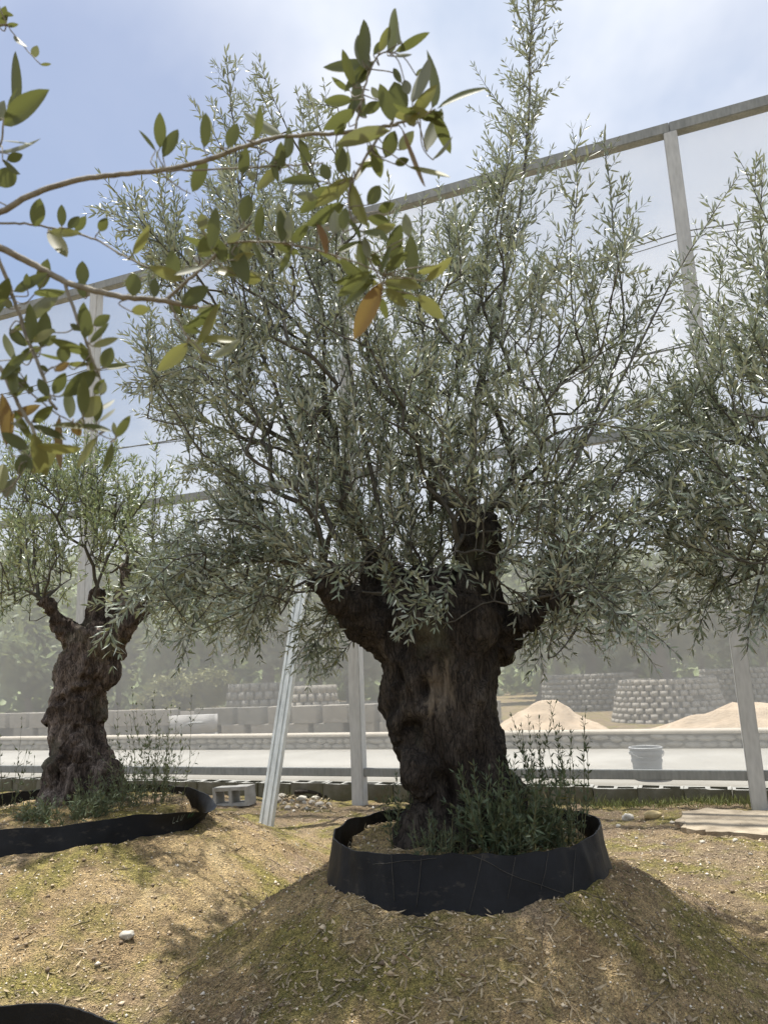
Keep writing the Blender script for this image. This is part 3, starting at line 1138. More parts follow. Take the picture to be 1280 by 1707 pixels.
extra = [([PY(780, 720, 3.7), PY(850, 420, 3.75), PY(880, 230, 3.8), PY(888, 60, 3.8), PY(895, -40, 3.8)], .013, .002, .50, 44, .30, .85, .6),
         ([PY(470, 600, 3.7), PY(410, 380, 3.7), PY(390, 220, 3.72), PY(380, 85, 3.72)], .010, .002, .30, 30, .2, 1.0, .8),
         ([PY(540, 560, 3.9), PY(520, 320, 3.95), PY(512, 150, 3.95)], .008, .002, .20, 16, .35, 1.0, .8),
         ([PY(960, 760, 3.6), PY(1040, 560, 3.6), PY(1025, 380, 3.6), PY(1012, 220, 3.6)], .009, .0018, .24, 20, .3, 1.0, .7),
         ([PY(930, 820, 3.4), PY(1030, 640, 3.4), PY(1130, 440, 3.45), PY(1230, 290, 3.5)], .009, .0018, .22, 18, .3, .9, .8),
         ([PY(430, 640, 3.6), PY(320, 450, 3.5), PY(230, 380, 3.5), PY(155, 352, 3.5)], .008, .0018, .20, 17, .3, 1.0, .7),
         ([PY(420, 760, 3.7), PY(330, 650, 3.6), PY(200, 640, 3.55)], .007, .0018, .18, 12, .3, 1.0, .7),
         ([PY(560, 900, 3.4), PY(480, 700, 3.4), PY(420, 520, 3.45), PY(400, 380, 3.5)], .013, .003, .22, 16, .3, .9, .8),
         ([PY(640, 900, 3.5), PY(600, 700, 3.5), PY(560, 500, 3.5), PY(520, 330, 3.55)], .013, .003, .22, 16, .3, .9, .8),
         ([PY(790, 860, 3.6), PY(790, 700, 3.6), PY(830, 500, 3.65), PY(845, 330, 3.7)], .016, .003, .24, 20, .3, .9, .8),
         ([PY(720, 860, 3.9), PY(715, 650, 3.9), PY(700, 480, 3.95), PY(705, 330, 4.0)], .012, .003, .22, 16, .3, .9, .8),
         ([PY(900, 1000, 3.5), PY(990, 860, 3.4), PY(1060, 770, 3.3), PY(1140, 740, 3.2)], .010, .002, .22, 16, .3, 1.0, .8),
         ([PY(880, 1030, 3.6), PY(960, 985, 3.4), PY(1050, 960, 3.3), PY(1090, 1010, 3.25)], .008, .002, .2, 14, .35, 1.0, .8),
         ([PY(530, 965, 3.5), PY(440, 890, 3.4), PY(340, 870, 3.35), PY(260, 930, 3.3)], .009, .002, .22, 16, .3, 1.0, .8)]
L, T, sk = crown(blobs, 3.72, MAIN, [[r] for r in roots], 0.95, 0.060, 0.0118, 0.42, extra, 0.0225)
child('branches', tubes_mesh('branches', sk + T, 5, False), M_twig, main, True)
fo = child('foliage', L.mesh('foliage'), M_leaf, main)
fo['kind'] = 'stuff'

# --- left tree
left = thing('olive_tree', 'smaller olive tree with knobbly sunlit trunk growing in the low sagging black ring', 'tree', (-2.12, 5.3, 0.42), 'old olive trees')
Yl = 5.3
P1, R1 = sect([(1365, 50, 228), (1335, 60, 212), (1305, 66, 202), (1275, 72, 190), (1240, 80, 172), (1205, 86, 168), (1180, 84, 178), (1150, 86, 174), (1110, 96, 188), (1080, 108, 202), (1055, 120, 205)], Yl)
lim = [limb([(150, 1090, 30, 0), (118, 1055, 20, 0), (98, 1030, 15, -.05), (72, 1000, 13, -.1)], Yl),
       limb([(158, 1080, 30, 0), (160, 1040, 18, .05), (161, 1010, 15, .06), (165, 985, 13, .06)], Yl),
       limb([(180, 1085, 30, 0), (206, 1050, 19, -.02), (226, 1025, 13, -.05), (248, 1000, 11, -.1)], Yl),
       limb([(185, 1070, 25, 0), (196, 1030, 13, .1), (204, 985, 10, .14), (212, 940, 8, .15)], Yl)]
burls = [(PY(164, 1187, Yl), 0.06), (PY(174, 1112, Yl), .09), (PY(100, 1290, Yl - .15), .10), (PY(175, 1300, Yl - .1), .11), (PY(130, 1250, Yl - .16), .07), (PY(98, 1190, Yl), .06)]
pits = [(PY(136, 1132, Yl - .2), (.03, .09, .03), .05), (PY(132, 1155, Yl - .2), (.05, .09, .035), .05), (PY(123, 1218, Yl - .18), (.03, .09, .03), .04), (PY(104, 1168, Yl - .16), (.025, .08, .03), .03), (PY(98, 1295, Yl - .22), (.05, .1, .10), .06), (PY(160, 1100, Yl - .2), (.06, .1, .05), .03)]
tm = trunk_mesh('trunk', [(P1, R1 * 0.86)] + [(a_, b_ * 0.85) for a_, b_ in lim], 0.009, 0.040, 5.5, 0.026, 0.007, pits, burls, 9.4)
child('trunk', tm, M_bark2, left)
roots = [PY(72, 1000, Yl - .1), PY(165, 985, Yl + .06), PY(248, 1000, Yl - .1), PY(212, 940, Yl + .15), PY(196, 1030, Yl + .1)]
blobs = [(60, 845, 80, 75, 34, 'u'), (160, 830, 60, 50, 18, 'u'), (255, 870, 55, 60, 14, 'u'), (110, 925, 110, 50, 28, 'u'), (225, 955, 75, 50, 18, 'o'), (-40, 930, 90, 110, 18, 'u'), (300, 950, 60, 70, 12, 'o'),
         (40, 985, 70, 35, 9, 'o'), (10, 1015, 30, 20, 3, 'd'), (290, 1030, 60, 30, 6, 'd'), (40, 785, 60, 40, 12, 'u'), (130, 790, 50, 25, 6, 'u')]
extra = [([PY(150, 1010, 5.2), PY(190, 910, 5.2), PY(230, 850, 5.2), PY(262, 800, 5.2)], .012, .003, .25, 14, .4, 1.0, .8),
         ([PY(65, 1000, 5.2), PY(60, 930, 5.2), PY(55, 850, 5.2), PY(50, 780, 5.2)], .014, .003, .25, 14, .3, 1.0, .8)]
blobs = [(b_[0], b_[1] - 18) + b_[2:] for b_ in blobs]
L, T, sk = crown(blobs, 5.3, LEFT, [[r] for r in roots], 0.85, 0.056, 0.0130, 0.38, extra, 0.024)
child('branches', tubes_mesh('branches', sk + T, 5, False), M_twig, left, True)
fo = child('foliage', L.mesh('foliage'), M_leafL, left)
fo['kind'] = 'stuff'

# --- right tree (trunk just out of the picture)
right = thing('olive_tree', 'olive tree whose dark leafy branches hang before the fence post by the concrete slab', 'tree', (RGT[0], RGT[1], 0.36), 'old olive trees')
bx, by = RGT
ch = [(np.array([(bx, by, 0.2), (bx + .02, by, .5), (bx - .03, by, .8), (bx - .02, by, 1.1), (bx - .04, by, 1.35)]), np.array([.36, .30, .25, .24, .2])),
      (np.array([(bx - .02, by, 1.1), (bx - .25, by - .1, 1.4), (bx - .45, by - .15, 1.65)]), np.array([.14, .09, .06])),
      (np.array([(bx, by, 1.15), (bx + .05, by + .05, 1.5), (bx + .08, by + .1, 1.9)]), np.array([.14, .10, .07])),
      (np.array([(bx, by, 1.1), (bx + .25, by, 1.4), (bx + .5, by - .1, 1.6)]), np.array([.12, .08, .05]))]
child('trunk', trunk_mesh('trunk', ch, 0.016, 0.03, 4.4, 0.016, 0.004, (), (), 5.7), M_bark2, right)
roots = [np.array((bx - .45, by - .15, 1.65)), np.array((bx + .08, by + .1, 1.9)), np.array((bx + .5, by - .1, 1.6))]
blobs = [(1260, 470, 70, 140, 13, 'u'), (1265, 640, 80, 110, 28, 'u'), (1170, 770, 100, 100, 34, 'o'), (1265, 850, 80, 110, 24, 'o'), (1160, 900, 70, 70, 12, 'o'), (1230, 985, 70, 55, 12, 'd'), (1130, 640, 50, 70, 5, 'u'),
         (1400, 560, 90, 200, 18, 'u'), (1420, 820, 110, 150, 18, 'u'), (1600, 700, 120, 250, 18, 'u'), (1180, 620, 40, 60, 5, 'u')]
extra = [([PY(1400, 700, 3.6), PY(1300, 520, 3.6), PY(1270, 380, 3.6), PY(1275, 270, 3.6)], .010, .002, .22, 18, .3, 1.0, .8),
         ([PY(1400, 850, 3.4), PY(1300, 900, 3.3), PY(1260, 990, 3.3), PY(1245, 1080, 3.3)], .007, .002, .16, 12, .4, 1.0, .8),
         ([PY(1350, 800, 3.5), PY(1240, 720, 3.5), PY(1180, 640, 3.5), PY(1160, 560, 3.5)], .007, .002, .18, 12, .3, 1.0, .8)]
L, T, sk = crown(blobs, 3.6, RGT, [[r] for r in roots], 0.7, 0.062, 0.0128, 0.40, extra, 0.0235)
child('branches', tubes_mesh('branches', sk + T, 5, False), M_twig, right, True)
fo = child('foliage', L.mesh('foliage'), M_leaf, right)
fo['kind'] = 'stuff'

# --- tree at the photographer's left shoulder: long branches with broad leaves
fgt = thing('olive_tree', 'olive tree reaching long arching branches of broad backlit leaves across the sky', 'tree', (FGT[0] - .18, FGT[1] - .15, 0.2), 'old olive trees')
bx, by = FGT[0] - .22, FGT[1] - .18
YB = 1.05
st0 = {k: PY(x, y, YB) for k, (x, y) in dict(A=(-60, 388), B=(-60, 385), C=(-60, 372), D=(-40, 380), F=(-60, 540), H=(-60, -60), I=(-60, 300)).items()}
hub = np.array((-0.82, 1.12, 1.62))
ch = [(np.array([(bx, by, 0.05), (bx + .01, by, .35), (bx - .02, by, .7), (bx, by, .98), (bx, by, 1.15)]), np.array([.30, .24, .20, .19, .14])),
      (np.array([(bx, by, 1.0), (bx + .18, by - .2, 1.25), tuple(hub)]), np.array([.11, .06, .026])),
      (np.array([(bx, by, 1.0), (bx - .2, by, 1.4), (bx - .3, by + .05, 1.9)]), np.array([.12, .08, .05]))]
child('trunk', trunk_mesh('trunk', ch, 0.014, 0.025, 4.4, 0.014, 0.004, (), (), 1.7), M_bark2, fgt)
BR = {  # px, py points and radii in px
    'A': ([(-60, 388), (0, 355), (60, 322), (130, 300), (190, 292), (268, 284), (340, 268), (410, 243), (470, 228), (560, 222), (620, 214), (662, 208)], 5.2, 2.6, None),
    'A2': ([(268, 284), (320, 284), (400, 280), (470, 276), (540, 272)], 1.7, 1.0, None),
    'A3': ([(268, 288), (295, 310), (318, 322)], 1.4, 0.8, None),
    'A4': ([(592, 219), (600, 180), (612, 130), (628, 95), (645, 85)], 2.2, 1.2, None),
    'A5': ([(655, 208), (700, 195), (725, 183)], 2.2, 1.2, None),
    'A6': ([(640, 213), (600, 280), (580, 330), (600, 400), (630, 460), (640, 482)], 2.2, 1.2, None),
    'A7': ([(410, 243), (440, 250), (500, 290), (560, 310)], 1.5, 0.9, None),
    'B': ([(-60, 385), (0, 413), (60, 443), (110, 470), (160, 485), (215, 496), (275, 502), (330, 513)], 6.2, 3.6, None),
    'B2': ([(275, 502), (310, 470), (345, 440), (385, 400), (420, 372)], 3.0, 1.5, None),
    'B3': ([(380, 404), (450, 403), (520, 415), (600, 440), (640, 458)], 1.8, 1.0, None),
    'B4': ([(283, 505), (300, 540), (320, 570), (355, 600)], 1.7, 0.9, None),
    'C': ([(-60, 372), (0, 372), (50, 374), (110, 385), (160, 400), (205, 425), (250, 447)], 2.2, 1.3, None),
    'D': ([(-40, 380), (0, 438), (25, 500), (45, 560), (70, 620), (85, 668), (95, 682)], 3.8, 2.2, None),
    'E': ([(108, 470), (125, 520), (140, 560), (155, 600), (172, 642)], 2.8, 1.6, None),
    'F': ([(-60, 540), (-8, 600), (15, 640), (35, 680), (55, 715), (60, 738), (48, 768)], 4.2, 2.0, None),
    'G': ([(15, 625), (60, 662), (100, 692), (150, 715), (192, 736)], 1.4, 0.8, None),
    'H': ([(-60, -60), (-8, 0), (10, 35), (30, 65), (68, 108)], 1.3, 0.8, None),
    'I': ([(-60, 300), (-15, 262), (4, 232), (8, 195), (28, 165)], 2.4, 1.2, None)}
brs = {}
for k, (pp, r0, r1, _) in BR.items():
    P = np.array([PY(x, y, YB + 0.012 * math.sin(x * 0.021 + y * 0.013)) for x, y in pp])
    if pp[0][0] == -60 or k == 'D':
        P = np.vstack([hub, (hub + P[0]) / 2 + (0, 0, 0.02), P])
    P = catmull(P, 6)
    me = tubes_mesh('branch', [(P + rng.normal(0, .0005, P.shape), np.linspace(r0, r1, len(P)) * 1.2 / FPX * YB)], 8)
    brs[k] = child('branch', me, M_fgtwig, fgt, True)

# leaves, each with its own foot and tip (photo px), width and tint
LV = []


def add6(rows):
    for bx_, by_, tx, ty, w_, c in rows:
        LV.append((bx_ / 1.984, by_ / 1.984, tx / 1.984, ty / 1.984, w_ / 1.984, c))


def add8(rows):
    for bx_, by_, tx, ty, w_, c in rows:
        LV.append((bx_ / 3.556, 380 + by_ / 3.556, tx / 3.556, 380 + ty / 3.556, w_ / 3.556, c))


def add7(rows):
    for bx_, by_, tx, ty, w_, c in rows:
        LV.append((400 + bx_ / 2.56, by_ / 2.56, 400 + tx / 2.56, ty / 2.56, w_ / 2.56, c))


add6([(45, 360, 45, 170, 30, 'g'), (15, 415, 157, 295, 56, 'g'), (10, 465, 110, 462, 13, 'g'), (5, 500, 140, 465, 12, 'u'), (25, 530, 78, 510, 28, 'g'), (-5, 615, 50, 560, 56, 'g'), (10, 530, 72, 575, 16, 'g'),
      (0, 90, 20, 20, 32, 'g'), (20, 85, 62, 80, 15, 'g'), (50, 115, 90, 160, 12, 'u'), (110, 190, 125, 150, 26, 'u'), (135, 215, 170, 213, 10, 'u'), (5, 40, 48, 52, 16, 'g'), (-5, 400, 18, 330, 34, 'u'),
      (530, 490, 528, 375, 40, 'g'), (540, 520, 590, 425, 40, 'g'), (515, 500, 458, 432, 16, 'g'), (637, 635, 680, 530, 44, 'g'), (675, 490, 683, 370, 34, 'g'), (755, 490, 785, 410, 40, 'g'), (800, 580, 815, 490, 36, 'g'), (925, 560, 930, 470, 34, 'g'),
      (115, 750, 135, 655, 44, 'g'), (205, 750, 205, 678, 28, 'g'), (225, 755, 262, 718, 26, 'g'), (250, 765, 285, 715, 28, 'g'), (160, 768, 270, 775, 26, 'y'), (330, 765, 355, 720, 30, 'g'),
      (672, 765, 668, 705, 32, 'u'), (700, 830, 720, 690, 36, 'g'), (660, 850, 722, 765, 54, 'g'), (805, 735, 825, 640, 42, 'g'), (850, 785, 862, 680, 32, 'g'), (930, 780, 925, 665, 36, 'y'), (955, 800, 958, 700, 30, 'u'),
      (575, 925, 570, 825, 44, 'g'), (440, 980, 445, 900, 46, 'g'), (455, 960, 450, 905, 26, 'u'), (510, 985, 512, 920, 30, 'g'), (600, 1010, 692, 945, 48, 'g'), (435, 1030, 495, 1020, 32, 'y'), (700, 890, 870, 925, 34, 'y'), (650, 1128, 795, 1125, 30, 'y'),
      (600, 1080, 665, 1100, 26, 'g'), (745, 870, 720, 790, 40, 'g'), (790, 850, 830, 800, 36, 'y'), (640, 850, 610, 820, 22, 'u'), (750, 800, 800, 770, 24, 'u'), (700, 1010, 650, 1035, 20, 'u'), (620, 1120, 690, 1190, 18, 'u'), (660, 1180, 725, 1205, 16, 'u'),
      (820, 590, 850, 575, 24, 'u'), (770, 860, 840, 840, 26, 'y'), (560, 1000, 600, 1040, 30, 'g')])
add8([(490, 340, 490, 205, 72, 'g'), (500, 415, 480, 300, 60, 'g'), (235, 365, 285, 190, 72, 'g'), (205, 395, 395, 350, 56, 'g'), (165, 370, 160, 270, 38, 'g'), (245, 710, 275, 500, 78, 'g'), (80, 600, 225, 560, 46, 'g'), (60, 600, 160, 705, 62, 'g'),
      (75, 780, 20, 640, 48, 'g'), (120, 780, 245, 700, 62, 'g'), (375, 800, 385, 690, 68, 'g'), (520, 795, 475, 680, 52, 'g'), (610, 830, 665, 705, 68, 'g'), (620, 832, 768, 815, 24, 'g'), (330, 850, 412, 795, 42, 'b'), (400, 805, 535, 805, 26, 'y'),
      (555, 580, 652, 518, 56, 'g'), (505, 655, 515, 480, 64, 'g'), (490, 600, 500, 440, 54, 'g'), (490, 640, 550, 560, 62, 'g'), (290, 1000, 230, 895, 52, 'g'), (320, 985, 390, 860, 64, 'g'), (495, 1115, 490, 875, 62, 'g'), (560, 990, 620, 895, 46, 'g'),
      (600, 990, 625, 910, 40, 'u'), (490, 1122, 592, 1000, 92, 'y'), (570, 1155, 600, 1020, 44, 'g'), (200, 1155, 322, 1050, 56, 'g'), (65, 1125, 240, 1050, 52, 'b'), (40, 1290, 22, 980, 48, 'b'), (355, 1110, 378, 1440, 38, 'b'), (430, 1160, 482, 1232, 52, 'b'),
      (480, 1190, 492, 1120, 36, 'g'), (415, 1130, 400, 970, 58, 'g'), (690, 1242, 775, 1110, 46, 'g'), (685, 1230, 675, 1150, 28, 'u'), (110, 1460, 130, 1340, 48, 'g'), (190, 1455, 332, 1300, 92, 'y'), (10, 1565, 20, 1390, 62, 'y'), (-10, 450, 60, 290, 64, 'g'),
      (270, 700, 335, 635, 42, 'u'), (60, 480, 20, 400, 44, 'g'), (180, 640, 150, 700, 40, 'g'), (170, 985, 195, 940, 30, 'g'), (45, 985, 170, 965, 30, 'g'), (210, 1030, 300, 1000, 28, 'g'), (70, 1155, 165, 1185, 18, 'u'), (350, 1000, 470, 970, 24, 'g'),
      (390, 960, 445, 900, 26, 'u'), (240, 815, 290, 850, 26, 'g'), (560, 1090, 680, 1010, 18, 'u'), (590, 1150, 680, 1060, 16, 'u'), (120, 860, 60, 820, 30, 'g'), (100, 870, 105, 800, 40, 'g'), (420, 570, 480, 610, 32, 'g'), (130, 1340, 200, 1440, 50, 'g'),
      (30, 1600, 90, 1480, 60, 'u'), (330, 620, 300, 600, 24, 'g'), (15, 900, 60, 830, 40, 'g'), (110, 380, 170, 330, 40, 'g'), (15, 420, 80, 470, 44, 'y')])
add7([(628, 225, 655, 40, 42, 'g'), (690, 185, 668, 95, 30, 'g'), (662, 220, 800, 130, 36, 'g'), (535, 290, 540, 95, 46, 'g'), (525, 250, 515, 150, 44, 'g'), (570, 235, 615, 170, 32, 'g'), (490, 370, 440, 210, 42, 'g'), (540, 500, 480, 330, 58, 'g'),
      (500, 360, 560, 280, 38, 'g'), (470, 388, 390, 330, 24, 'g'), (482, 425, 355, 435, 46, 'g'), (465, 520, 490, 420, 36, 'g'), (655, 520, 600, 365, 58, 'g'), (690, 510, 655, 345, 96, 'g'), (735, 440, 800, 240, 54, 'u'), (818, 462, 810, 205, 52, 'g'),
      (690, 355, 652, 288, 28, 'g'), (840, 465, 1060, 365, 30, 'g'), (770, 505, 870, 482, 40, 'g'), (795, 645, 866, 480, 62, 'g'), (820, 680, 910, 585, 14, 'u'), (640, 558, 400, 618, 48, 'u'), (690, 550, 822, 785, 54, 'b'), (720, 710, 895, 778, 28, 'y'),
      (432, 745, 430, 620, 52, 'g'), (620, 672, 660, 560, 62, 'g'), (480, 760, 320, 882, 58, 'y'), (470, 780, 540, 965, 54, 'y'), (440, 985, 450, 880, 42, 'g'), (300, 695, 250, 590, 38, 'g'), (175, 722, 175, 610, 42, 'g'), (545, 875, 600, 790, 54, 'g'),
      (560, 1000, 665, 960, 44, 'y'), (640, 1105, 682, 960, 62, 'g'), (718, 1010, 705, 908, 42, 'u'), (735, 1185, 722, 1010, 48, 'g'), (790, 1200, 902, 1095, 38, 'y'), (620, 1230, 716, 1312, 42, 'y'), (760, 1260, 872, 1362, 54, 'y'), (605, 1205, 490, 1452, 76, 'b'),
      (600, 1270, 628, 1362, 32, 'g'), (240, 830, 330, 845, 38, 'u'), (175, 1035, 170, 900, 38, 'g'), (205, 1035, 205, 908, 36, 'u'), (220, 1035, 290, 960, 42, 'g'), (20, 945, 30, 842, 58, 'g'), (0, 1180, 92, 1195, 48, 'y'), (330, 950, 372, 1082, 30, 'b'),
      (405, 1000, 405, 900, 48, 'u'), (570, 640, 600, 760, 50, 'g'), (545, 620, 590, 680, 40, 'u'), (660, 700, 720, 680, 34, 'g'), (500, 700, 620, 690, 26, 'g'), (690, 1040, 660, 1130, 36, 'u'), (550, 1100, 530, 1010, 34, 'u'), (600, 1140, 560, 1080, 34, 'g'),
      (640, 950, 545, 930, 46, 'g'), (590, 900, 660, 870, 40, 'g'), (680, 640, 740, 560, 50, 'u'), (410, 580, 440, 510, 44, 'g'), (460, 640, 470, 740, 20, 'u'), (700, 340, 720, 400, 40, 'u'), (750, 320, 790, 290, 20, 'u'), (660, 240, 735, 225, 16, 'u'),
      (730, 1170, 745, 1240, 30, 'u'), (850, 1130, 750, 1170, 26, 'y'), (590, 420, 560, 370, 30, 'u'), (380, 770, 350, 700, 46, 'g'), (520, 480, 600, 440, 44, 'g'), (740, 540, 720, 460, 50, 'y')])
r2 = np.random.default_rng(5)
for kk, num in (('A6', 12), ('A4', 5), ('A5', 5), ('A7', 6), ('B2', 6), ('B3', 9), ('D', 7), ('E', 5), ('F', 8), ('G', 4), ('B4', 4), ('A', 5), ('I', 2), ('C', 2)):
    bp = np.array(BR[kk][0], float)
    for _ in range(num):
        u = r2.uniform(0.25, 0.99) * (len(bp) - 1)
        k0 = int(u)
        q_ = bp[k0] + (bp[k0 + 1] - bp[k0]) * (u - k0)
        if q_[0] < -10 or (kk == 'A' and q_[0] < 400):
            continue
        a_ = r2.uniform(0, 6.28)
        l_ = r2.uniform(42, 78)
        o_ = q_ + np.array([math.cos(a_), math.sin(a_)]) * r2.uniform(2, 9)
        LV.append((o_[0], o_[1], o_[0] + l_ * math.cos(a_), o_[1] + l_ * math.sin(a_), l_ * r2.uniform(.14, .36), r2.choice(['g', 'g', 'g', 'u', 'y'])))
# broad leaf mesh variants
def broad_leaf(curl, fold):
    nu, V, F = 9, [], []
    for a in range(nu):
        t = a / (nu - 1)
        wd = 0.5 * (math.sin(math.pi * min(1, t * 0.96 + 0.03)) ** 0.75) * (1 - 0.12 * t)
        wd = max(wd if 0 < a < nu - 1 else 0.012, 0.012)
        z = curl * (t * t)
        for b in (-1, -0.5, 0, 0.5, 1):
            V.append((t, b * wd, z + fold * abs(b) * wd * 1.0))
    for a in range(nu - 1):
        for b in range(4):
            i0 = a * 5 + b
            F.append((i0, i0 + 5, i0 + 6, i0 + 1))
    return mesh_np('leaf', np.array(V), [np.array(F)])


leaf_meshes = {}
for key, m in (('g', M_fg), ('u', M_fg), ('y', M_fgp), ('b', M_fgb)):
    leaf_meshes[key] = []
    for cu, fl in ((0.06, 0.16), (-0.08, 0.22), (0.14, 0.10)):
        for tone in (0.15, 0.5, 0.85):
            me = broad_leaf(cu, fl)
            me.materials.append(m)
            at = me.attributes.new('tone', 'FLOAT', 'POINT')
            at.data.foreach_set('value', np.full(len(me.vertices), tone, np.float32))
            smooth(me)
            leaf_meshes[key].append(me)
bpts = {k: np.array(BR[k][0], float) for k in BR}


def seg_dist(P, q):
    best, foot = 1e9, None
    for a, b in zip(P[:-1], P[1:]):
        t = np.clip(((q - a) @ (b - a)) / ((b - a) @ (b - a)), 0, 1)
        f = a + t * (b - a)
        d = np.linalg.norm(q - f)
        if d < best:
            best, foot = d, f
    return best, foot


stalks = {}
for (x0, y0, x1, y1, wd, c) in LV:
    q0 = np.array([x0, y0])
    bk = min(brs, key=lambda k: seg_dist(bpts[k], q0)[0])
    dist, foot = seg_dist(bpts[bk], q0)
    yb = YB + 0.012 * math.sin(x0 * 0.021 + y0 * 0.013)
    lpx = math.hypot(x1 - x0, y1 - y0)
    tilt = rng.normal(0, 0.35) * lpx / FPX * YB
    p0 = PY(x0, y0, yb + np.clip(rng.normal(0, .02), -.035, .035))
    p1 = PY(x1, y1, p0[1] + tilt)
    ax = p1 - p0
    ln = np.linalg.norm(ax)
    ax = ax / ln
    wm = wd * 1.28 / FPX * YB
    # a leaf is about 0.36 as wide as long; the picture's width says how far it is turned
    real = max(wm, ln * 0.34)
    ca = min(1.0, wm / real)
    view = nrm(CAM - p0)
    nb = nrm(view - ax * (view @ ax))
    sd = np.cross(nb, ax)
    sg = rng.choice([-1, 1])
    ang = math.acos(ca) * sg + rng.normal(0, .12)
    nv = nb * math.cos(ang) + sd * math.sin(ang)
    if c == 'u':
        nv = -nv if nv @ view > 0 else nv
    elif nv @ view < 0:
        nv = -nv
    sv = np.cross(nv, ax)
    me = leaf_meshes[c][int(rng.integers(0, 9))]
    o = bpy.data.objects.new('leaf', me)
    COL.objects.link(o)
    o.parent = brs[bk]
    m4 = Matrix.Identity(4)
    for i in range(3):
        m4[i][0], m4[i][1], m4[i][2], m4[i][3] = ax[i] * ln, sv[i] * real, nv[i] * ln * 0.6, p0[i]
    o.matrix_parent_inverse = wmat(brs[bk]).inverted()
    o.matrix_basis = m4
    if 4 < dist:
        f3 = PY(foot[0], foot[1], YB + 0.012 * math.sin(foot[0] * 0.021 + foot[1] * 0.013))
        mid = (p0 + f3) / 2 + rng.normal(0, .006, 3) - ax * 0.004
        stalks.setdefault(bk, []).append((np.array([f3, mid, p0, p0 + ax * ln * 0.12]), np.array([.0011, .0010, .0009, .0005])))
for bk, st in stalks.items():
    for p, r in st:
        child('twig', tubes_mesh('twig', [(catmull(p, 4), np.interp(np.linspace(0, 1, 13), np.linspace(0, 1, 4), r))], 5), M_fgtwig, brs[bk], True)

# ------------------------------------------------------------------ black fabric rings
def ring_mat():
    m, t, p, o = mat('black_fabric')
    v = tcoord(t)
    n = noise_n(t, v, 5.0, 6.0, 0.65)
    r = ramp(t, [(0.35, (0.0045, 0.0055, 0.0075)), (0.7, (0.012, 0.014, 0.018))], n)
    # dust and dried mud towards the lower edge and in blotches
    dn = noise_n(t, tcoord(t, (1, 1, 2.5)), 11.0, 6.0, 0.7)
    c = mixc(t, ramp(t, [(0.58, 0.0), (0.78, 0.30)], dn).outputs[0], r.outputs[0], (0.20, 0.17, 0.13))
    t.links.new(c, p.inputs['Base Color'])
    p.inputs['Roughness'].default_value = 0.5
    p.inputs['Specular IOR Level'].default_value = 0.22
    br = N(t, 'ShaderNodeTexWave', Scale=95.0, Distortion=0.3)
    br.bands_direction = 'Z'
    t.links.new(v, br.inputs['Vector'])
    hh = math_n(t, 'ADD', math_n(t, 'MULTIPLY', br.outputs['Fac'], 0.12), noise_n(t, v, 16.0, 5.0, 0.6))
    bump(t, p, hh, 0.35, 0.01)
    return m


M_ring = ring_mat()


def ring(label, c, R, top, bot, seed, flare=0.05, lean=None, dip=0.0, base_follow=True):
    """a strip of woven fabric standing on edge round the root ball; two skins 5 mm apart"""
    n, rows = 220, 9
    th = np.linspace(0, 2 * math.pi, n, endpoint=False)
    V = []
    cx, sx = np.cos(th), np.sin(th)
    wave = 0.010 * np.sin(2 * th + seed) + 0.006 * np.sin(5 * th + 2 * seed) + 0.003 * np.sin(11 * th + seed * 3)
    rip = 0.0025 * np.sin(23 * th + seed) * (0.5 + 0.5 * np.sin(5 * th)) + 0.003 * fbm(cx * 9 + seed, sx * 9, 1.0, 3, 5)
    tops = top + 0.006 * np.sin(3 * th + seed) + 0.008 * fbm(cx * 3 + seed, sx * 3, 1.6, 3, 8) - dip * np.exp(-((th - 4.9) / 0.9) ** 2)
    ln = np.zeros(n)
    if lean is not None:
        a0, wdt, amt = lean
        dth = (th - a0 + math.pi) % (2 * math.pi) - math.pi
        ln = amt * np.exp(-(dth / wdt) ** 2)
    zin = ground_z(c[0] + (R + 0.03) * cx, c[1] + (R + 0.03) * sx, False)
    bots = np.minimum(zin - 0.03, ground_z(c[0] + (R + 0.09) * cx, c[1] + (R + 0.09) * sx, False)) - 0.06
    if bot is not None:
        bots = np.full(n, bot)
    for skin in (0, 1):
        rr_ = range(rows) if skin == 0 else range(rows - 1, -1, -1)
        for k in rr_:
            t = k / (rows - 1)
            z = bots * (1 - t) + tops * t
            r = R + wave * (0.4 + 0.6 * t) + rip * (0.3 + 0.7 * math.sin(t * 2.4)) + flare * (1 - t) + ln * t * t - 0.006 * skin
            r = r + 0.005 * fbm(th * 8 + seed, np.full(n, t * 3.0), 1.0, 3, 40)
            z = z - ln * t * t * 0.55
            V.append(np.stack([c[0] + r * cx, c[1] + r * sx, z], 1))
    V = np.vstack(V)
    F = []
    tot = 2 * rows
    for k in range(tot):
        k2 = (k + 1) % tot
        for q in range(n):
            q2 = (q + 1) % n
            F.append((k * n + q, k * n + q2, k2 * n + q2, k2 * n + q))
    o = link('fabric_ring', mesh_np('fabric_ring', V, [np.array(F)]), M_ring, None, True)
    o.data.set_sharp_from_angle(angle=math.radians(50))
    tag(o, label, 'planter ring', 'black fabric rings round the trees')
    return o


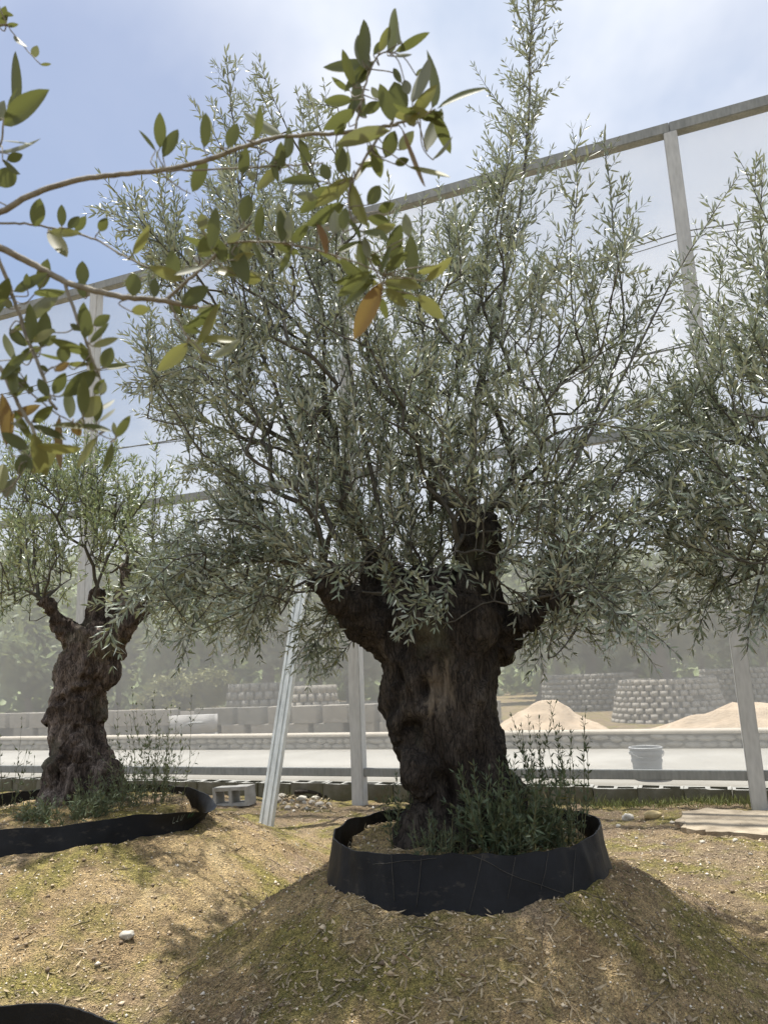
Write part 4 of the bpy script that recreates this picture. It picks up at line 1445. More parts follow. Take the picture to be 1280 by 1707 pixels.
mr = ring('tall black fabric ring standing round the largest trunk', MAIN, 0.595, 0.515, None, 0.6, 0.05)
mv = np.zeros(len(mr.data.vertices) * 3, np.float32)
mr.data.vertices.foreach_get('co', mv)
mv = mv.reshape(-1, 3)[:220 * 9].reshape(9, 220, 3).astype(float)
M_thread = simple('dry_stalk', (0.03, 0.03, 0.028), (0.085, 0.08, 0.07), 9, 0.8)
for a0, h0, a1, h1 in ((-1.95, 0.97, -1.98, 0.35), (-1.62, 0.99, -1.05, 0.42), (-1.55, 1.0, -1.66, 0.3), (-1.34, 0.98, -1.42, 0.45), (-1.1, 0.99, -1.2, 0.5), (-0.82, 0.98, -0.98, 0.35), (-2.15, 0.99, -2.12, 0.4), (-2.3, 0.85, -1.85, 0.97)):
    pts = []
    for t_ in np.linspace(0, 1, 14):
        f_ = ((a0 + (a1 - a0) * t_) % (2 * math.pi)) / (2 * math.pi) * 220
        h_ = min((h0 + (h1 - h0) * t_) * 8, 7.999)
        i_, k_ = int(f_), int(h_)
        e_ = lambda kk: mv[kk, i_ % 220] * (1 - f_ % 1) + mv[kk, (i_ + 1) % 220] * (f_ % 1)
        q_ = e_(k_) * (1 - h_ % 1) + e_(k_ + 1) * (h_ % 1)
        pts.append(q_ + nrm(np.array([q_[0] - MAIN[0], q_[1] - MAIN[1], 0.1])) * (0.002 + rng.random() * .002))
    ob = link('dry_stalk', tubes_mesh('dry_stalk', [(np.array(pts), .0011)], 4), M_thread)
    ob.parent = mr
rl = ring('low sagging black fabric ring folded outwards at one end, round the knobbly sunlit trunk', LEFT, 0.80, 0.50, None, 2.2, 0.03, (math.radians(-6), 0.38, 0.13), 0.01)
ring('black fabric ring of which only the dusty upper rim shows, on the low ground', FGT, 0.655, 0.315, None, 4.0, 0.02)
ring('black fabric ring round the tree whose branches hang before the slab-side fence post', RGT, 0.60, 0.45, None, 5.1, 0.04)

# ------------------------------------------------------------------ weeds and suckers
def weed(name, label, cat, c, stems, spread, height, m, ll, lw, sp=0.03, side=0.1, ns=3, lean=0.15, dens=1.0, group=None, var=0.4, lift=0.35):
    z0 = float(ground_z(c[0], c[1]))
    o = thing(name, label, cat, (c[0], c[1], z0), group)
    L, T = Leaves(), []
    for _ in range(stems):
        a, r = rng.uniform(0, 6.28), spread * math.sqrt(rng.random())
        x, y = c[0] + r * math.cos(a), c[1] + r * math.sin(a) * 0.8
        z = float(ground_z(x, y)) - 0.01
        d = np.array([math.cos(a) * lean * (r / max(spread, .01)), math.sin(a) * lean * (r / max(spread, .01)), 1]) + rng.normal(0, .07, 3)
        h = height * rng.uniform(1 - var, 1 + var * 0.6)
        shoot(L, T, (x, y, z), d, h, 0.0022, side, ns, ll, lw, lift, dens, sp)
    child('stem', tubes_mesh('stem', T, 4, False), M_stem, o, True)
    f = child('foliage', L.mesh('foliage'), m, o)
    f['kind'] = 'stuff'
    return o


def at(px, py, z=0.43):
    return PZ(px, py, z)[:2]


weed('sucker_shoots', 'tall thin leafy shoots standing beside the largest trunk, against the pale road', 'shoots', (0.70, 3.58), 18, 0.12, 0.50, M_weed, 0.034, 0.0085, 0.026, 0.08, 4, 0.05, 0.9, None, 0.35)
weed('sucker_shoots', 'short leafy shoots sprouting at the flank of the largest trunk, beside the fence post', 'shoots', (0.0, 3.6), 7, 0.05, 0.30, M_weed, 0.032, 0.009, 0.026, 0.07, 3, 0.3, 1.0, None, 0.3)
weed('weed_clump', 'dense dark green weeds filling the tall ring in front of the largest trunk', 'weeds', (0.45, 3.37), 46, 0.17, 0.27, M_weed, 0.044, 0.0105, 0.024, 0.11, 6, 0.3, 1.0, None, 0.6, 0.1)
weed('weed_clump', 'sparse wispy weeds at the foot of the largest trunk beside a dark hollow', 'weeds', (0.18, 3.34), 24, 0.12, 0.15, M_weed, 0.032, 0.006, 0.026, 0.06, 3, 0.15)
weed('weed_clump', 'tuft of weeds by the rim of the tall ring under the leafy shoots', 'weeds', (0.66, 3.44), 34, 0.09, 0.16, M_weed, 0.03, 0.007, 0.024, 0.06, 3, 0.1)
weed('weed_clump', 'green weeds spilling over the low sagging ring before the knobbly trunk', 'weeds', (-1.92, 4.72), 30, 0.20, 0.15, M_weed2, 0.045, 0.009, 0.022, 0.10, 5, 0.7, 1.0, None, 0.6, 0.1)
weed('weed_clump', 'upright green weeds against the middle of the knobbly sunlit trunk', 'weeds', (-1.72, 4.88), 30, 0.18, 0.22, M_weed2, 0.04, 0.007, 0.026, 0.08, 3, 0.4)
weed('sucker_shoots', 'wispy pale shoots standing between the knobbly trunk and the loose concrete block', 'shoots', (-1.55, 5.15), 28, 0.22, 0.62, M_weed2, 0.036, 0.009, 0.042, 0.16, 5, 0.35, 0.8, None, 0.45)
weed('sucker_shoots', 'thin bare-stemmed shoots rising behind the green weeds of the low sagging ring', 'shoots', (-2.42, 5.0), 11, 0.16, 0.48, M_weed2, 0.034, 0.009, 0.05, 0.14, 4, 0.4, 0.7, None, 0.4)


def grass_strip(name, label, centres, n, h, cat='grass', m=M_grass, kind='stuff', cl=0.05):
    P, D, Nn, ll, ww, tt = [], [], [], [], [], []
    for _ in range(n):
        c = centres[int(rng.integers(len(centres)))]
        x, y = c[0] + rng.normal(0, cl), c[1] + rng.normal(0, cl * 0.6)
        z = float(ground_z(x, y)) - 0.005 if len(c) < 3 else c[2]
        P.append((x, y, z))
        D.append(nrm(np.array([rng.normal(0, .45), rng.normal(0, .45), 1.0])))
        Nn.append(nrm(rng.normal(0, 1, 3) + (0, -0.6, 0.3)))
        ll.append(h * rng.uniform(.4, 1.3))
        ww.append(rng.uniform(.003, .006))
        tt.append(rng.random())
    L = Leaves()
    L.add(np.array(P), np.array(D), np.array(Nn), np.array(ll), np.array(ww), np.array(tt))
    o = link(name, L.mesh(name, 0.25), m)
    tag(o, label, cat, None, kind)
    return o


cs = [on_fence(s, 0.08 + rng.normal(0, .02), 0)[:2] for s in np.linspace(2.3, 4.6, 26)]
grass_strip('grass', 'grass growing along the foot of the block kerb behind the concrete slab', cs, 1500, 0.085)
cs = [on_fence(s, 0.10, 0)[:2] for s in np.concatenate([np.linspace(1.5, 2.3, 5), [-0.9, -0.5, 0.3, 0.6]])]
grass_strip('dry_grass', 'thin dry grass stalks leaning on the block kerb', cs, 60, 0.14)
p = on_fence(2.05, 0.30, 0.115)
o = thing('kerb_weed', 'small bright green weed growing out of a hollow of the block kerb', 'weed', p)
L, T = Leaves(), []
for _ in range(16):
    shoot(L, T, p + np.array([rng.normal(0, .06), rng.normal(0, .02), -.02]), np.array([rng.normal(0, .6), rng.normal(0, .4), .7]), 0.07, .0015, .03, 2, .03, .012)
child('stem', tubes_mesh('stem', T, 4, False), M_stem, o)
f = child('foliage', L.mesh('foliage'), M_weed2, o)
f['kind'] = 'stuff'

# ------------------------------------------------------------------ loose litter on the soil
def visible_pts(n, ylo=2.2, yhi=7.9):
    y = ylo + (yhi - ylo) * rng.random(n * 3) ** 1.5
    x = (rng.random(n * 3) * 1.16 - 0.58) * (y + 0.3)
    k = (fence_d(x, y) < 0.13) & (rng.random(n * 3) < 1)
    for (c, rp, zp, rf, zi), rr in zip(MOUNDS, RINGS):
        r = np.hypot(x - c[0], y - c[1])
        k &= ~((r > rr - 0.03) & (r < rr + 0.07))
    return x[k][:n], y[k][:n]


def gnormal(x, y, e=0.03):
    zx = (ground_z(x + e, y) - ground_z(x - e, y)) / (2 * e)
    zy = (ground_z(x, y + e) - ground_z(x, y - e)) / (2 * e)
    return nrm(np.stack([-zx, -zy, np.ones_like(zx)], -1))


# grit
x, y = visible_pts(62000)
n = len(x)
z = ground_z(x, y)
s = 0.0018 + 0.0062 * rng.random(n) ** 3 + 0.010 * (rng.random(n) < 0.012)
tpl = np.array([(1, 0, 0), (-.5, .87, 0), (-.5, -.87, 0), (0, 0, 1), (0, 0, -1)]) * (1, 1, .7)
V = np.zeros((n, 5, 3))
ang = rng.uniform(0, 6.28, n)
for q, t in enumerate(tpl):
    tx = t[0] * np.cos(ang) - t[1] * np.sin(ang)
    ty = t[0] * np.sin(ang) + t[1] * np.cos(ang)
    k = rng.uniform(.6, 1.4, n)
    V[:, q] = np.stack([x + tx * s * k, y + ty * s * k, z + s * 0.25 + t[2] * s * k], 1)
tri = np.array([(0, 1, 3), (1, 2, 3), (2, 0, 3), (1, 0, 4), (2, 1, 4), (0, 2, 4)])
F = ((np.arange(n) * 5)[:, None, None] + tri[None]).reshape(-1, 3)
me = mesh_np('grit', V.reshape(-1, 3), [F])
at_ = me.attributes.new('tone', 'FLOAT', 'POINT')
at_.data.foreach_set('value', np.repeat(rng.random(n), 5).astype(np.float32))
m, t, p_, o_ = mat('grit')
an = N(t, 'ShaderNodeAttribute', attribute_name='tone')
t.links.new(ramp(t, [(0, (0.15, 0.11, 0.075)), (0.5, (0.46, 0.36, 0.23)), (0.85, (0.66, 0.55, 0.39)), (1.0, (0.76, 0.72, 0.64))], an.outputs['Fac']).outputs[0], p_.inputs['Base Color'])
p_.inputs['Roughness'].default_value = 0.9
go = link('grit', me, m)
tag(go, 'coarse sandy grit scattered over the soil mounds', 'grit', None, 'stuff')

# dry leaves
n = 17000
x, y = visible_pts(n)
dens = fbm(x, y, 1.3, 4, 61) + rng.normal(0, .25, len(x)) - 0.12 + 0.7 * np.exp(-((x - 0.3) ** 2 + (y - 2.9) ** 2) / 0.8) + 0.5 * (np.hypot(x - MAIN[0], y - MAIN[1]) < 0.56)
k = dens > -0.05
x, y = x[k], y[k]
n = len(x)
nn = gnormal(x, y)
a = rng.uniform(0, 6.28, n)
dd = np.stack([np.cos(a), np.sin(a), np.zeros(n)], 1)
dd = nrm(dd - nn * (dd * nn).sum(1, keepdims=True) + nn * rng.normal(0, .12, (n, 1)))
nn2 = nrm(nn + rng.normal(0, .35, (n, 3)))
L = Leaves()
L.add(np.stack([x, y, ground_z(x, y) + 0.005], 1), dd, nn2, rng.uniform(.015, .058, n), rng.uniform(.003, .010, n), rng.random(n))
lt = link('leaf_litter', L.mesh('leaf_litter', 0.2, 0.3), M_dry)
tag(lt, 'fallen dry olive leaves strewn over the soil mounds', 'leaf litter', None, 'stuff')
# thin twigs
tw = []
x, y = visible_pts(420)
for a, b in zip(x, y):
    an_ = rng.uniform(0, 6.28)
    ln = rng.uniform(.04, .16)
    xs = a + np.cos(an_) * np.linspace(0, ln, 4) + rng.normal(0, .004, 4)
    ys = b + np.sin(an_) * np.linspace(0, ln, 4) + rng.normal(0, .004, 4)
    tw.append((np.stack([xs, ys, ground_z(xs, ys) + rng.uniform(.002, .008)], 1), rng.uniform(.0009, .0022)))
o = link('fallen_twigs', tubes_mesh('fallen_twigs', tw, 4), M_dry)
tag(o, 'thin dry twigs lying on the soil mounds', 'twigs', None, 'stuff')
# low moss and grass on the slopes
x, y = visible_pts(26000, 2.2, 5.5)
mk = fbm(x, y, 1.6, 4, 91) + 0.15 * (np.hypot(x - MAIN[0], y - MAIN[1]) < 1.3)
k = (mk > 0.22) & (rng.random(len(x)) < 0.75)
x, y = x[k], y[k]
n = len(x)
nn = gnormal(x, y)
L = Leaves()
L.add(np.stack([x, y, ground_z(x, y) - .001], 1), nrm(nn + rng.normal(0, .55, (n, 3))), nrm(rng.normal(0, 1, (n, 3))), rng.uniform(.006, .022, n), rng.uniform(.0014, .003, n), rng.random(n))
o = link('moss', L.mesh('moss', .2), M_grass)
tag(o, 'short yellowish moss and grass shoots on the mound slopes', 'moss', None, 'stuff')


def rock_mesh(name, sx, sy, sz, seed, sub=3, amp=0.28):
    bm = bmesh.new()
    bmesh.ops.create_icosphere(bm, subdivisions=sub, radius=1)
    for v in bm.verts:
        q = v.co * 1.3 + Vector((seed, seed * 2, 0))
        k = 1 + amp * noise.fractal(q, 1.0, 2.0, 3)
        v.co = Vector((v.co.x * sx, v.co.y * sy, v.co.z * sz)) * k
    return bm_mesh(name, bm)


M_white = simple('pale_stone', (0.42, 0.39, 0.33), (0.56, 0.53, 0.46), 20, 0.8)
M_yell = simple('ochre_stone', (0.40, 0.31, 0.15), (0.58, 0.47, 0.26), 20, 0.85)
M_grey = simple('grey_stone', (0.22, 0.20, 0.17), (0.40, 0.37, 0.32), 18, 0.9)


def surf(px, py):
    d = _F + _R * (px - 640) / FPX - _U * (py - 853.5) / FPX
    q = CAM + d * np.arange(1.5, 12, 0.01)[:, None]
    k = np.nonzero(q[:, 2] < ground_z(q[:, 0], q[:, 1]))[0]
    return q[k[0]] if len(k) else PZ(px, py, 0)


def stone(name, label, px, py, wpx, m, seed, flat=0.6, group=None, cat='stone', asp=0.8):
    q = surf(px, py)
    r = wpx / FPX * q[1] / 2
    o = link(name, rock_mesh(name, r, r * asp, r * flat, seed), m, None, True)
    o.location = Vector(q) + Vector((0, 0, r * flat * 0.35))
    o.rotation_euler = (0, 0, rng.uniform(0, 6.28) if group else 0.3)
    tag(o, label, cat, group)


stone('stone', 'smooth pale stone lying alone on the sunlit slope below the low ring', 212, 1562, 22, M_white, 2.2, 0.62)
stone('stone', 'whitish rounded stone at the foot of the block kerb behind the tall ring', 1046, 1366, 19, M_white, 5.2, 0.7)
stone('broken_stone', 'yellowish pointed piece of stone beside the whitish stone by the kerb', 1088, 1361, 30, M_yell, 7.7, 0.45, None, 'stone', 0.5)
for px, py, wp, sd in ((470, 1330, 14, 1), (487, 1338, 10, 2), (503, 1334, 16, 3), (520, 1340, 12, 4), (535, 1331, 20, 5), (455, 1345, 10, 6), (480, 1349, 12, 7), (548, 1342, 9, 8), (512, 1350, 10, 9), (462, 1337, 18, 10), (496, 1345, 9, 11), (526, 1333, 13, 12), (540, 1348, 8, 13), (474, 1341, 9, 14), (508, 1339, 8, 15), (532, 1344, 15, 16), (450, 1352, 8, 17), (490, 1353, 7, 18)):
    stone('rubble_stone', 'piece of pale rubble heaped between the slanting steel prop and the fence post', px, py, wp, M_grey if sd % 3 else M_white, sd * 1.7, 0.7, 'rubble beside the steel prop')
for px, py, wp, sd in ((1170, 1405, 9, 1), (1105, 1408, 8, 2), (1225, 1402, 10, 3), (1060, 1398, 7, 4), (1030, 1378, 9, 5), (1180, 1440, 8, 6), (1120, 1372, 8, 7), (1250, 1425, 8, 8)):
    stone('pebble', 'small pale pebble on the level gritty ground behind the tall ring', px, py, wp, M_white if sd % 2 else M_grey, sd * 2.3, 0.6, 'pebbles on the level ground')
# dead leaves caught on the rubble
P_ = [surf(rng.uniform(446, 556), rng.uniform(1326, 1354)) for _ in range(260)]
L = Leaves()
L.add(np.array(P_) + np.stack([np.zeros(260), np.zeros(260), rng.uniform(0, .035, 260)], 1), nrm(rng.normal(0, 1, (260, 3)) * (1, 1, .4)), nrm(rng.normal(0, .6, (260, 3)) + UP), rng.uniform(.03, .08, 260), rng.uniform(.008, .02, 260), rng.random(260))
o = link('dead_leaves', L.mesh('dead_leaves', .3, .3), M_dry)
tag(o, 'dead leaves and chips caught on the rubble beside the steel prop', 'leaf litter', None, 'stuff')
# dark stick on the rubble
a, b = surf(492, 1332), surf(545, 1334)
o = link('stick', tubes_mesh('stick', [(catmull([a + (0, 0, .07), (a + b) / 2 + (0, 0.02, .075), b + (0, 0, .03)], 5), np.linspace(.022, .014, 11))], 8), M_bark, None, True)
tag(o, 'short dark stick lying on the rubble beside the steel prop', 'stick')


# pale broken slab on the right
def slab():
    out = [(1128, 1366), (1140, 1352), (1180, 1347), (1230, 1350), (1290, 1352), (1380, 1358), (1385, 1395), (1300, 1393), (1240, 1388), (1190, 1386), (1150, 1382), (1134, 1376)]
    pts = []
    for (x0, y0), (x1, y1) in zip(out, out[1:] + out[:1]):
        for t in np.linspace(0, 1, 5)[:-1]:
            q = PZ(x0 + (x1 - x0) * t, y0 + (y1 - y0) * t, 0.0)
            pts.append(q + rng.normal(0, .015, 3) * (1, 1, .15))
    bm = bmesh.new()
    tops = [bm.verts.new(p) for p in pts]
    bots = [bm.verts.new(p + np.array([0, 0, -.12])) for p in pts]
    f = bm.faces.new(tops)
    if f.normal.z < 0:
        f.normal_flip()
    n = len(pts)
    for i in range(n):
        bm.faces.new([tops[i], tops[(i + 1) % n], bots[(i + 1) % n], bots[i]])
    bmesh.ops.recalc_face_normals(bm, faces=bm.faces)
    return bm_mesh('concrete_slab', bm)


M_slab = simple('weathered_concrete', (0.19, 0.155, 0.11), (0.44, 0.375, 0.28), 5, 0.95, 0, 0.8, 0.012)
o = link('concrete_slab', slab(), M_slab)
tag(o, 'broken pale concrete slab sunk in the ground at the foot of a fence post', 'slab')


# ------------------------------------------------------------------ bucket behind the net
def lathe(prof, n=40):
    a = np.linspace(0, 2 * math.pi, n, endpoint=False)
    V = np.vstack([np.stack([r * np.cos(a), r * np.sin(a), np.full(n, z)], 1) for r, z in prof])
    k = len(prof)
    i, j = np.meshgrid(np.arange(k - 1), np.arange(n), indexing='ij')
    j2 = (j + 1) % n
    return V, np.stack([i * n + j, i * n + j2, (i + 1) * n + j2, (i + 1) * n + j], -1).reshape(-1, 4)


M_buck = simple('grey_plastic', (0.30, 0.31, 0.31), (0.40, 0.41, 0.41), 6, 0.55)
pb = PZ(1090, 1303, 0.118)
bk = thing('bucket', 'grey plastic bucket standing on the pale road behind the netting', 'bucket', (pb[0], pb[1] + .16, 0.118))
prof = [(0.001, 0.004), (.125, 0.0), (.13, .004), (.138, .16), (.146, .162), (.147, .185), (.140, .187), (.144, .235), (.158, .237), (.16, .262), (.146, .272), (.146, .28), (.158, .282), (.16, .30), (.152, .305), (.146, .30), (.14, .2), (.124, .015), (0.001, .014)]
V, F = lathe(prof)
me = mesh_np('body', V, [F])
ob = link('body', me, M_buck, None, True)
ob.parent = bk
me.set_sharp_from_angle(angle=math.radians(35))
a = np.linspace(0, math.pi, 17)
hp = np.stack([.158 * np.cos(a), -.03 - .135 * np.sin(a) * 1.0, .265 - .06 * np.sin(a)], 1)
ob = link('handle', tubes_mesh('handle', [(hp, .003)], 6), M_wire, None, True)
ob.parent = bk

# ------------------------------------------------------------------ beyond the road
M_stone = simple('rubble_wall_stone', (0.24, 0.225, 0.19), (0.42, 0.395, 0.34), 5, 0.95)
M_mortar = simple('wall_mortar', (0.20, 0.19, 0.16), (0.30, 0.28, 0.24), 10, 0.95)
M_cap = simple('wall_cap', (0.42, 0.38, 0.31), (0.55, 0.50, 0.42), 6, 0.95)
wall = thing('stone_wall', 'low rubble stone wall with flat cap along the far edge of the road', 'wall', on_fence(0, 3.8, 0.0))
o = strip('core', -16, 9, 3.72, 3.92, -0.2, 0.30, M_mortar, 30)
o.parent = wall
o.matrix_parent_inverse = wmat(wall).inverted()
o = strip('cap', -16, 9, 3.66, 3.98, 0.302, 0.345, M_cap, 80, 0.008)
o.parent = wall
o.matrix_parent_inverse = wmat(wall).inverted()
sm = [rock_mesh('stone', 1, 1, 1, 3.3 * q, 2, 0.22) for q in range(5)]
for q in sm:
    q.materials.append(M_stone)
    smooth(q)
for row, (z0, hh) in enumerate(((0.155, .09), (0.245, .08))):
    s = -11.0
    while s < 6.0:
        ln = rng.uniform(.12, .26)
        o = bpy.data.objects.new('stone', sm[int(rng.integers(5))])
        COL.objects.link(o)
        o.parent = wall
        q = UF * (s + ln / 2) + NF * (-0.085)
        o.location = (q[0], q[1], z0 + rng.normal(0, .008))
        o.rotation_euler = (0, 0, math.atan2(UF[1], UF[0]))
        o.scale = (ln * .53, .06, hh * rng.uniform(.5, .62))
        s += ln

M_sand = simple('yellow_sand', (0.44, 0.34, 0.235), (0.58, 0.46, 0.33), 6, 0.95, 0, 0.7, 0.03)


def heap(label, c, rx, ry, h, seed, ang=0.0):
    n = 48
    u = np.linspace(-1, 1, n)
    U, W = np.meshgrid(u, u)
    r = np.hypot(U, W) + 0.12 * fbm(U + seed, W, 1.6, 3, 2)
    Zh = np.maximum(0, 1 - r) ** 0.85 * h * (1 + 0.2 * fbm(U, W + seed, 3, 3, 4)) - 0.12 * (r > 1)
    ca, sa = math.cos(ang), math.sin(ang)
    Xh = c[0] + U * rx * ca - W * ry * sa
    Yh = c[1] + U * rx * sa + W * ry * ca
    i, j = np.meshgrid(np.arange(n - 1), np.arange(n - 1), indexing='ij')
    Qh = np.stack([i * n + j, i * n + j + 1, (i + 1) * n + j + 1, (i + 1) * n + j], -1).reshape(-1, 4)
    V = np.stack([Xh, Yh, Zh + c[2] - 0.05], -1).reshape(-1, 3)
    o = link('sand_heap', mesh_np('sand_heap', V, [Qh]), M_sand, None, True)
    tag(o, label, 'sand heap', 'sand heaps behind the stone wall')


fa = math.atan2(UF[1], UF[0])
q = PY(930, 1236, 12.6)
heap('round sand heap seen behind the leafy shoots of the largest trunk', (q[0], q[1], 0.0), 1.35, 1.0, 0.74, 1.0, fa)
q = PY(1235, 1236, 11.6)
heap('wide sand heap rising in front of the stepped block planter', (q[0], q[1], 0.0), 2.3, 0.9, 0.72, 4.0, fa)
q = PY(250, 1238, 14.6)

# block built tree planters
M_pblock = simple('planter_block', (0.25, 0.23, 0.195), (0.36, 0.335, 0.29), 3.0, 0.95)
M_pdark = simple('planter_joint', (0.13, 0.12, 0.105), (0.19, 0.175, 0.155), 3.0, 0.95)
M_pdark2 = simple('dark_planter_block', (0.17, 0.165, 0.145), (0.27, 0.26, 0.23), 3.0, 0.95)


def planter(label, c, rb, rt, h, rows, nb, gap, m, jm, sq=0.0):
    """tapering drum: dark core, courses of separate blocks with open joints"""
    o = thing('block_planter', label, 'planter', c, 'block planters beyond the road')
    V, F = lathe([(rb - .09, -.3), (rb - .09, 0), (rt - .09, h - .03), (0.001, h - .02)], 40)
    co = link('core', mesh_np('core', V, [F]), jm, None, True)
    co.parent = o
    Vs, Fs, off = [], [], 0
    for k in range(rows):
        t0, t1 = k / rows, (k + 1) / rows - 0.08 / rows
        for q in range(nb):
            if rng.random() < 0.02:
                continue
            da = 2 * math.pi / nb
            a0 = (q + (0.5 if k % 2 else 0)) * da
            wide = da * (1 - gap * rng.uniform(.8, 1.2))
            p8 = []
            jut = rng.normal(0, .008)
            for t in (t0, t1):
                r = rb + (rt - rb) * t + jut
                for rr in (r, r - .14):
                    for a in (a0, a0 + wide):
                        p8.append((rr * math.cos(a), rr * math.sin(a), t * h))
            Vs.append(np.array(p8))
            Fs.append(np.array([(0, 1, 5, 4), (3, 2, 6, 7), (1, 3, 7, 5), (2, 0, 4, 6), (4, 5, 7, 6), (0, 2, 3, 1)]) + off)
            off += 8
    b = link('blocks', mesh_np('blocks', np.vstack(Vs), [np.vstack(Fs)]), m)
    b.parent = o
    b['kind'] = 'stuff'
    return o


def ground_far(px, py, y):
    q = PY(px, py, y)
    return (q[0], q[1], q[2])


planter('tapering round planter of pale blocks behind the wide sand heap', ground_far(1118, 1212, 18.0), 1.33, 1.05, 1.08, 9, 34, 0.30, M_pblock, M_pdark)
planter('dark round block planter behind the slanting steel prop', ground_far(445, 1218, 21.0), 1.15, 1.0, 1.25, 6, 26, 0.24, M_pdark2, M_pdark)
planter('sandy coloured round planter between the slanting prop and the fence post', ground_far(520, 1222, 19.5), 0.75, 0.62, 1.15, 6, 20, 0.26, M_pblock, M_pdark)
planter('low dark round planter seen right behind the fence post', ground_far(590, 1216, 22.0), 1.05, 0.85, 0.75, 4, 24, 0.22, M_pdark2, M_pdark)
planter('shaded round block planter peeping out behind the high end of the wide sand heap', ground_far(1240, 1200, 21.0), 1.1, 0.95, 1.35, 10, 34, 0.25, M_pdark2, M_pdark)
planter('wide shaded round planter partly behind the tapering pale planter', ground_far(985, 1196, 24.0), 1.5, 1.35, 1.3, 9, 40, 0.2, M_pdark2, M_pdark)

# long low wall of big blocks on the left, each block a part
bw = thing('block_wall', 'long low wall of big grey blocks with open joints behind the stone wall', 'wall', on_fence(-6, 6.6, 0))
bwm = []
for q in range(3):
    bm = bmesh.new()
    bmesh.ops.create_cube(bm, size=1)
    bmesh.ops.bevel(bm, geom=list(bm.edges), offset=0.03, segments=1, affect='EDGES')
    for v in bm.verts:
        v.co += Vector(rng.normal(0, .008, 3))
    me = bm_mesh('block', bm)
    me.materials.append([M_pblock, M_pdark2, M_pblock][q])
    bwm.append(me)
for row in range(2):
    s = -7.5 + 0.3 * row
    while s < 5.6:
        ln = rng.uniform(.42, .62)
        if rng.random() > 0.06:
            o = bpy.data.objects.new('block', bwm[int(rng.integers(3))])
            COL.objects.link(o)
            o.parent = bw
            q = UF * (s + ln / 2) + NF * rng.normal(0, .02)
            o.location = (q[0], q[1], 0.17 + 0.34 * row)
            o.scale = (ln, .3, .335)
            o.rotation_euler = (0, 0, fa + rng.normal(0, .02))
        s += ln + (0.14 if rng.random() < 0.55 else 0.03)
o = strip('backing', -13.5, -0.5, 6.72, 6.78, -0.1, 0.62, M_pdark, 4)
o.parent = bw
o.matrix_parent_inverse = wmat(bw).inverted()
# white hut-like tank and a bent standpipe in front of it
q = PY(322, 1240, 14.4)
tk = thing('water_box', 'whitish box-shaped block stack beside the bent standpipe', 'box', (q[0], q[1], 0.0))
M_whiteblk = simple('whitewashed_block', (0.38, 0.37, 0.35), (0.48, 0.47, 0.45), 4, 0.9)
for kx in range(2):
    for kz in range(2):
        V, F = box_vf(-.2 + kx * .41, 0, .16 + kz * .32, .40, .3, .31)
        b = link('block', mesh_np('block', V, [F]), M_whiteblk)
        b.parent = tk
q = PY(300, 1238, 13.9)
pp = np.array([(q[0], q[1], -.05), (q[0], q[1], .3), (q[0] + .03, q[1], .42), (q[0] + .12, q[1], .5), (q[0] + .24, q[1], .52), (q[0] + .42, q[1], .52)])
o = link('standpipe', tubes_mesh('standpipe', [(catmull(pp, 5), .018)], 8), M_wire, None, True)
tag(o, 'thin dark bent standpipe beyond the road', 'pipe')

# ------------------------------------------------------------------ far trees
M_fbark = simple('far_bark', (0.075, 0.06, 0.05), (0.14, 0.115, 0.095), 3, 0.9)


def far_crown_mesh(seed, nclump=60, per=60, leaf=0.16, flat=0.75):
    r = np.random.default_rng(seed)
    L = Leaves()
    for _ in range(nclump):
        while True:
            c = r.uniform(-1, 1, 3)
            if np.linalg.norm(c) < 1:
                break
        c = c * (1, 1, flat)
        q = c + r.normal(0, .13, (per, 3)) * (1, 1, .8)
        L.add(q, nrm(r.normal(0, 1, (per, 3))), nrm(r.normal(0, 1, (per, 3)) + UP), r.uniform(.6, 1.4, per) * leaf, r.uniform(.4, .6, per) * leaf, np.clip(r.random() * .6 + r.random(per) * .4, 0, 1))
    return L.mesh('crown')


FC = [far_crown_mesh(s) for s in range(4)]
for q in FC:
    q.materials.append(M_far)
M_far2 = leaf_mat('far_yellow_leaf', (0.16, 0.16, 0.05), (0.16, 0.17, 0.06), 0.2, 0.6, 0.5)
FCy = far_crown_mesh(9)
FCy.materials.append(M_far2)
M_far3 = leaf_mat('far_grey_leaf', (0.135, 0.155, 0.10), (0.19, 0.21, 0.145), 0.15, 0.6, 0.6)
FCg = far_crown_mesh(12, 70, 50, 0.13)
FCg.materials.append(M_far3)


def far_tree(label, px, Y, zb, h, rc, crown_m, trunk_r=0.12, zc=None, ztop=None, group='trees behind the netting'):
    q = PY(px, 1150, Y)
    o = thing('background_tree', label, 'tree', (q[0], Y, zb), group)
    hh = h - rc * 0.75
    pts = [(0, 0, -.3), (.05 * h * rng.normal(), 0.03 * h * rng.normal(), hh * .5), (0.03 * h * rng.normal(), 0, hh)]
    tb = [(catmull(pts, 5), np.linspace(trunk_r, trunk_r * .5, 11))]
    for _ in range(5):
        a = rng.uniform(0, 6.28)
        s = np.array(catmull(pts, 5)[int(rng.integers(5, 9))])
        e = np.array([math.cos(a) * rc * .6, math.sin(a) * rc * .6, hh + rng.uniform(-.2, .5) * rc])
        tb.append((catmull([s, (s + e) / 2 + (0, 0, -.1 * rc), e], 4), np.linspace(trunk_r * .5, trunk_r * .15, 9)))
    t = link('trunk', tubes_mesh('trunk', tb, 7), M_fbark, None, True)
    t.parent = o
    c = bpy.data.objects.new('crown', crown_m)
    COL.objects.link(c)
    c.parent = o
    c.location = (0, 0, hh + rc * 0.05)
    c.scale = (rc, rc, rc)
    c.rotation_euler = (0, 0, rng.uniform(0, 6.28))


def zat(px, py, Y):
    return PY(px, py, Y)[2]


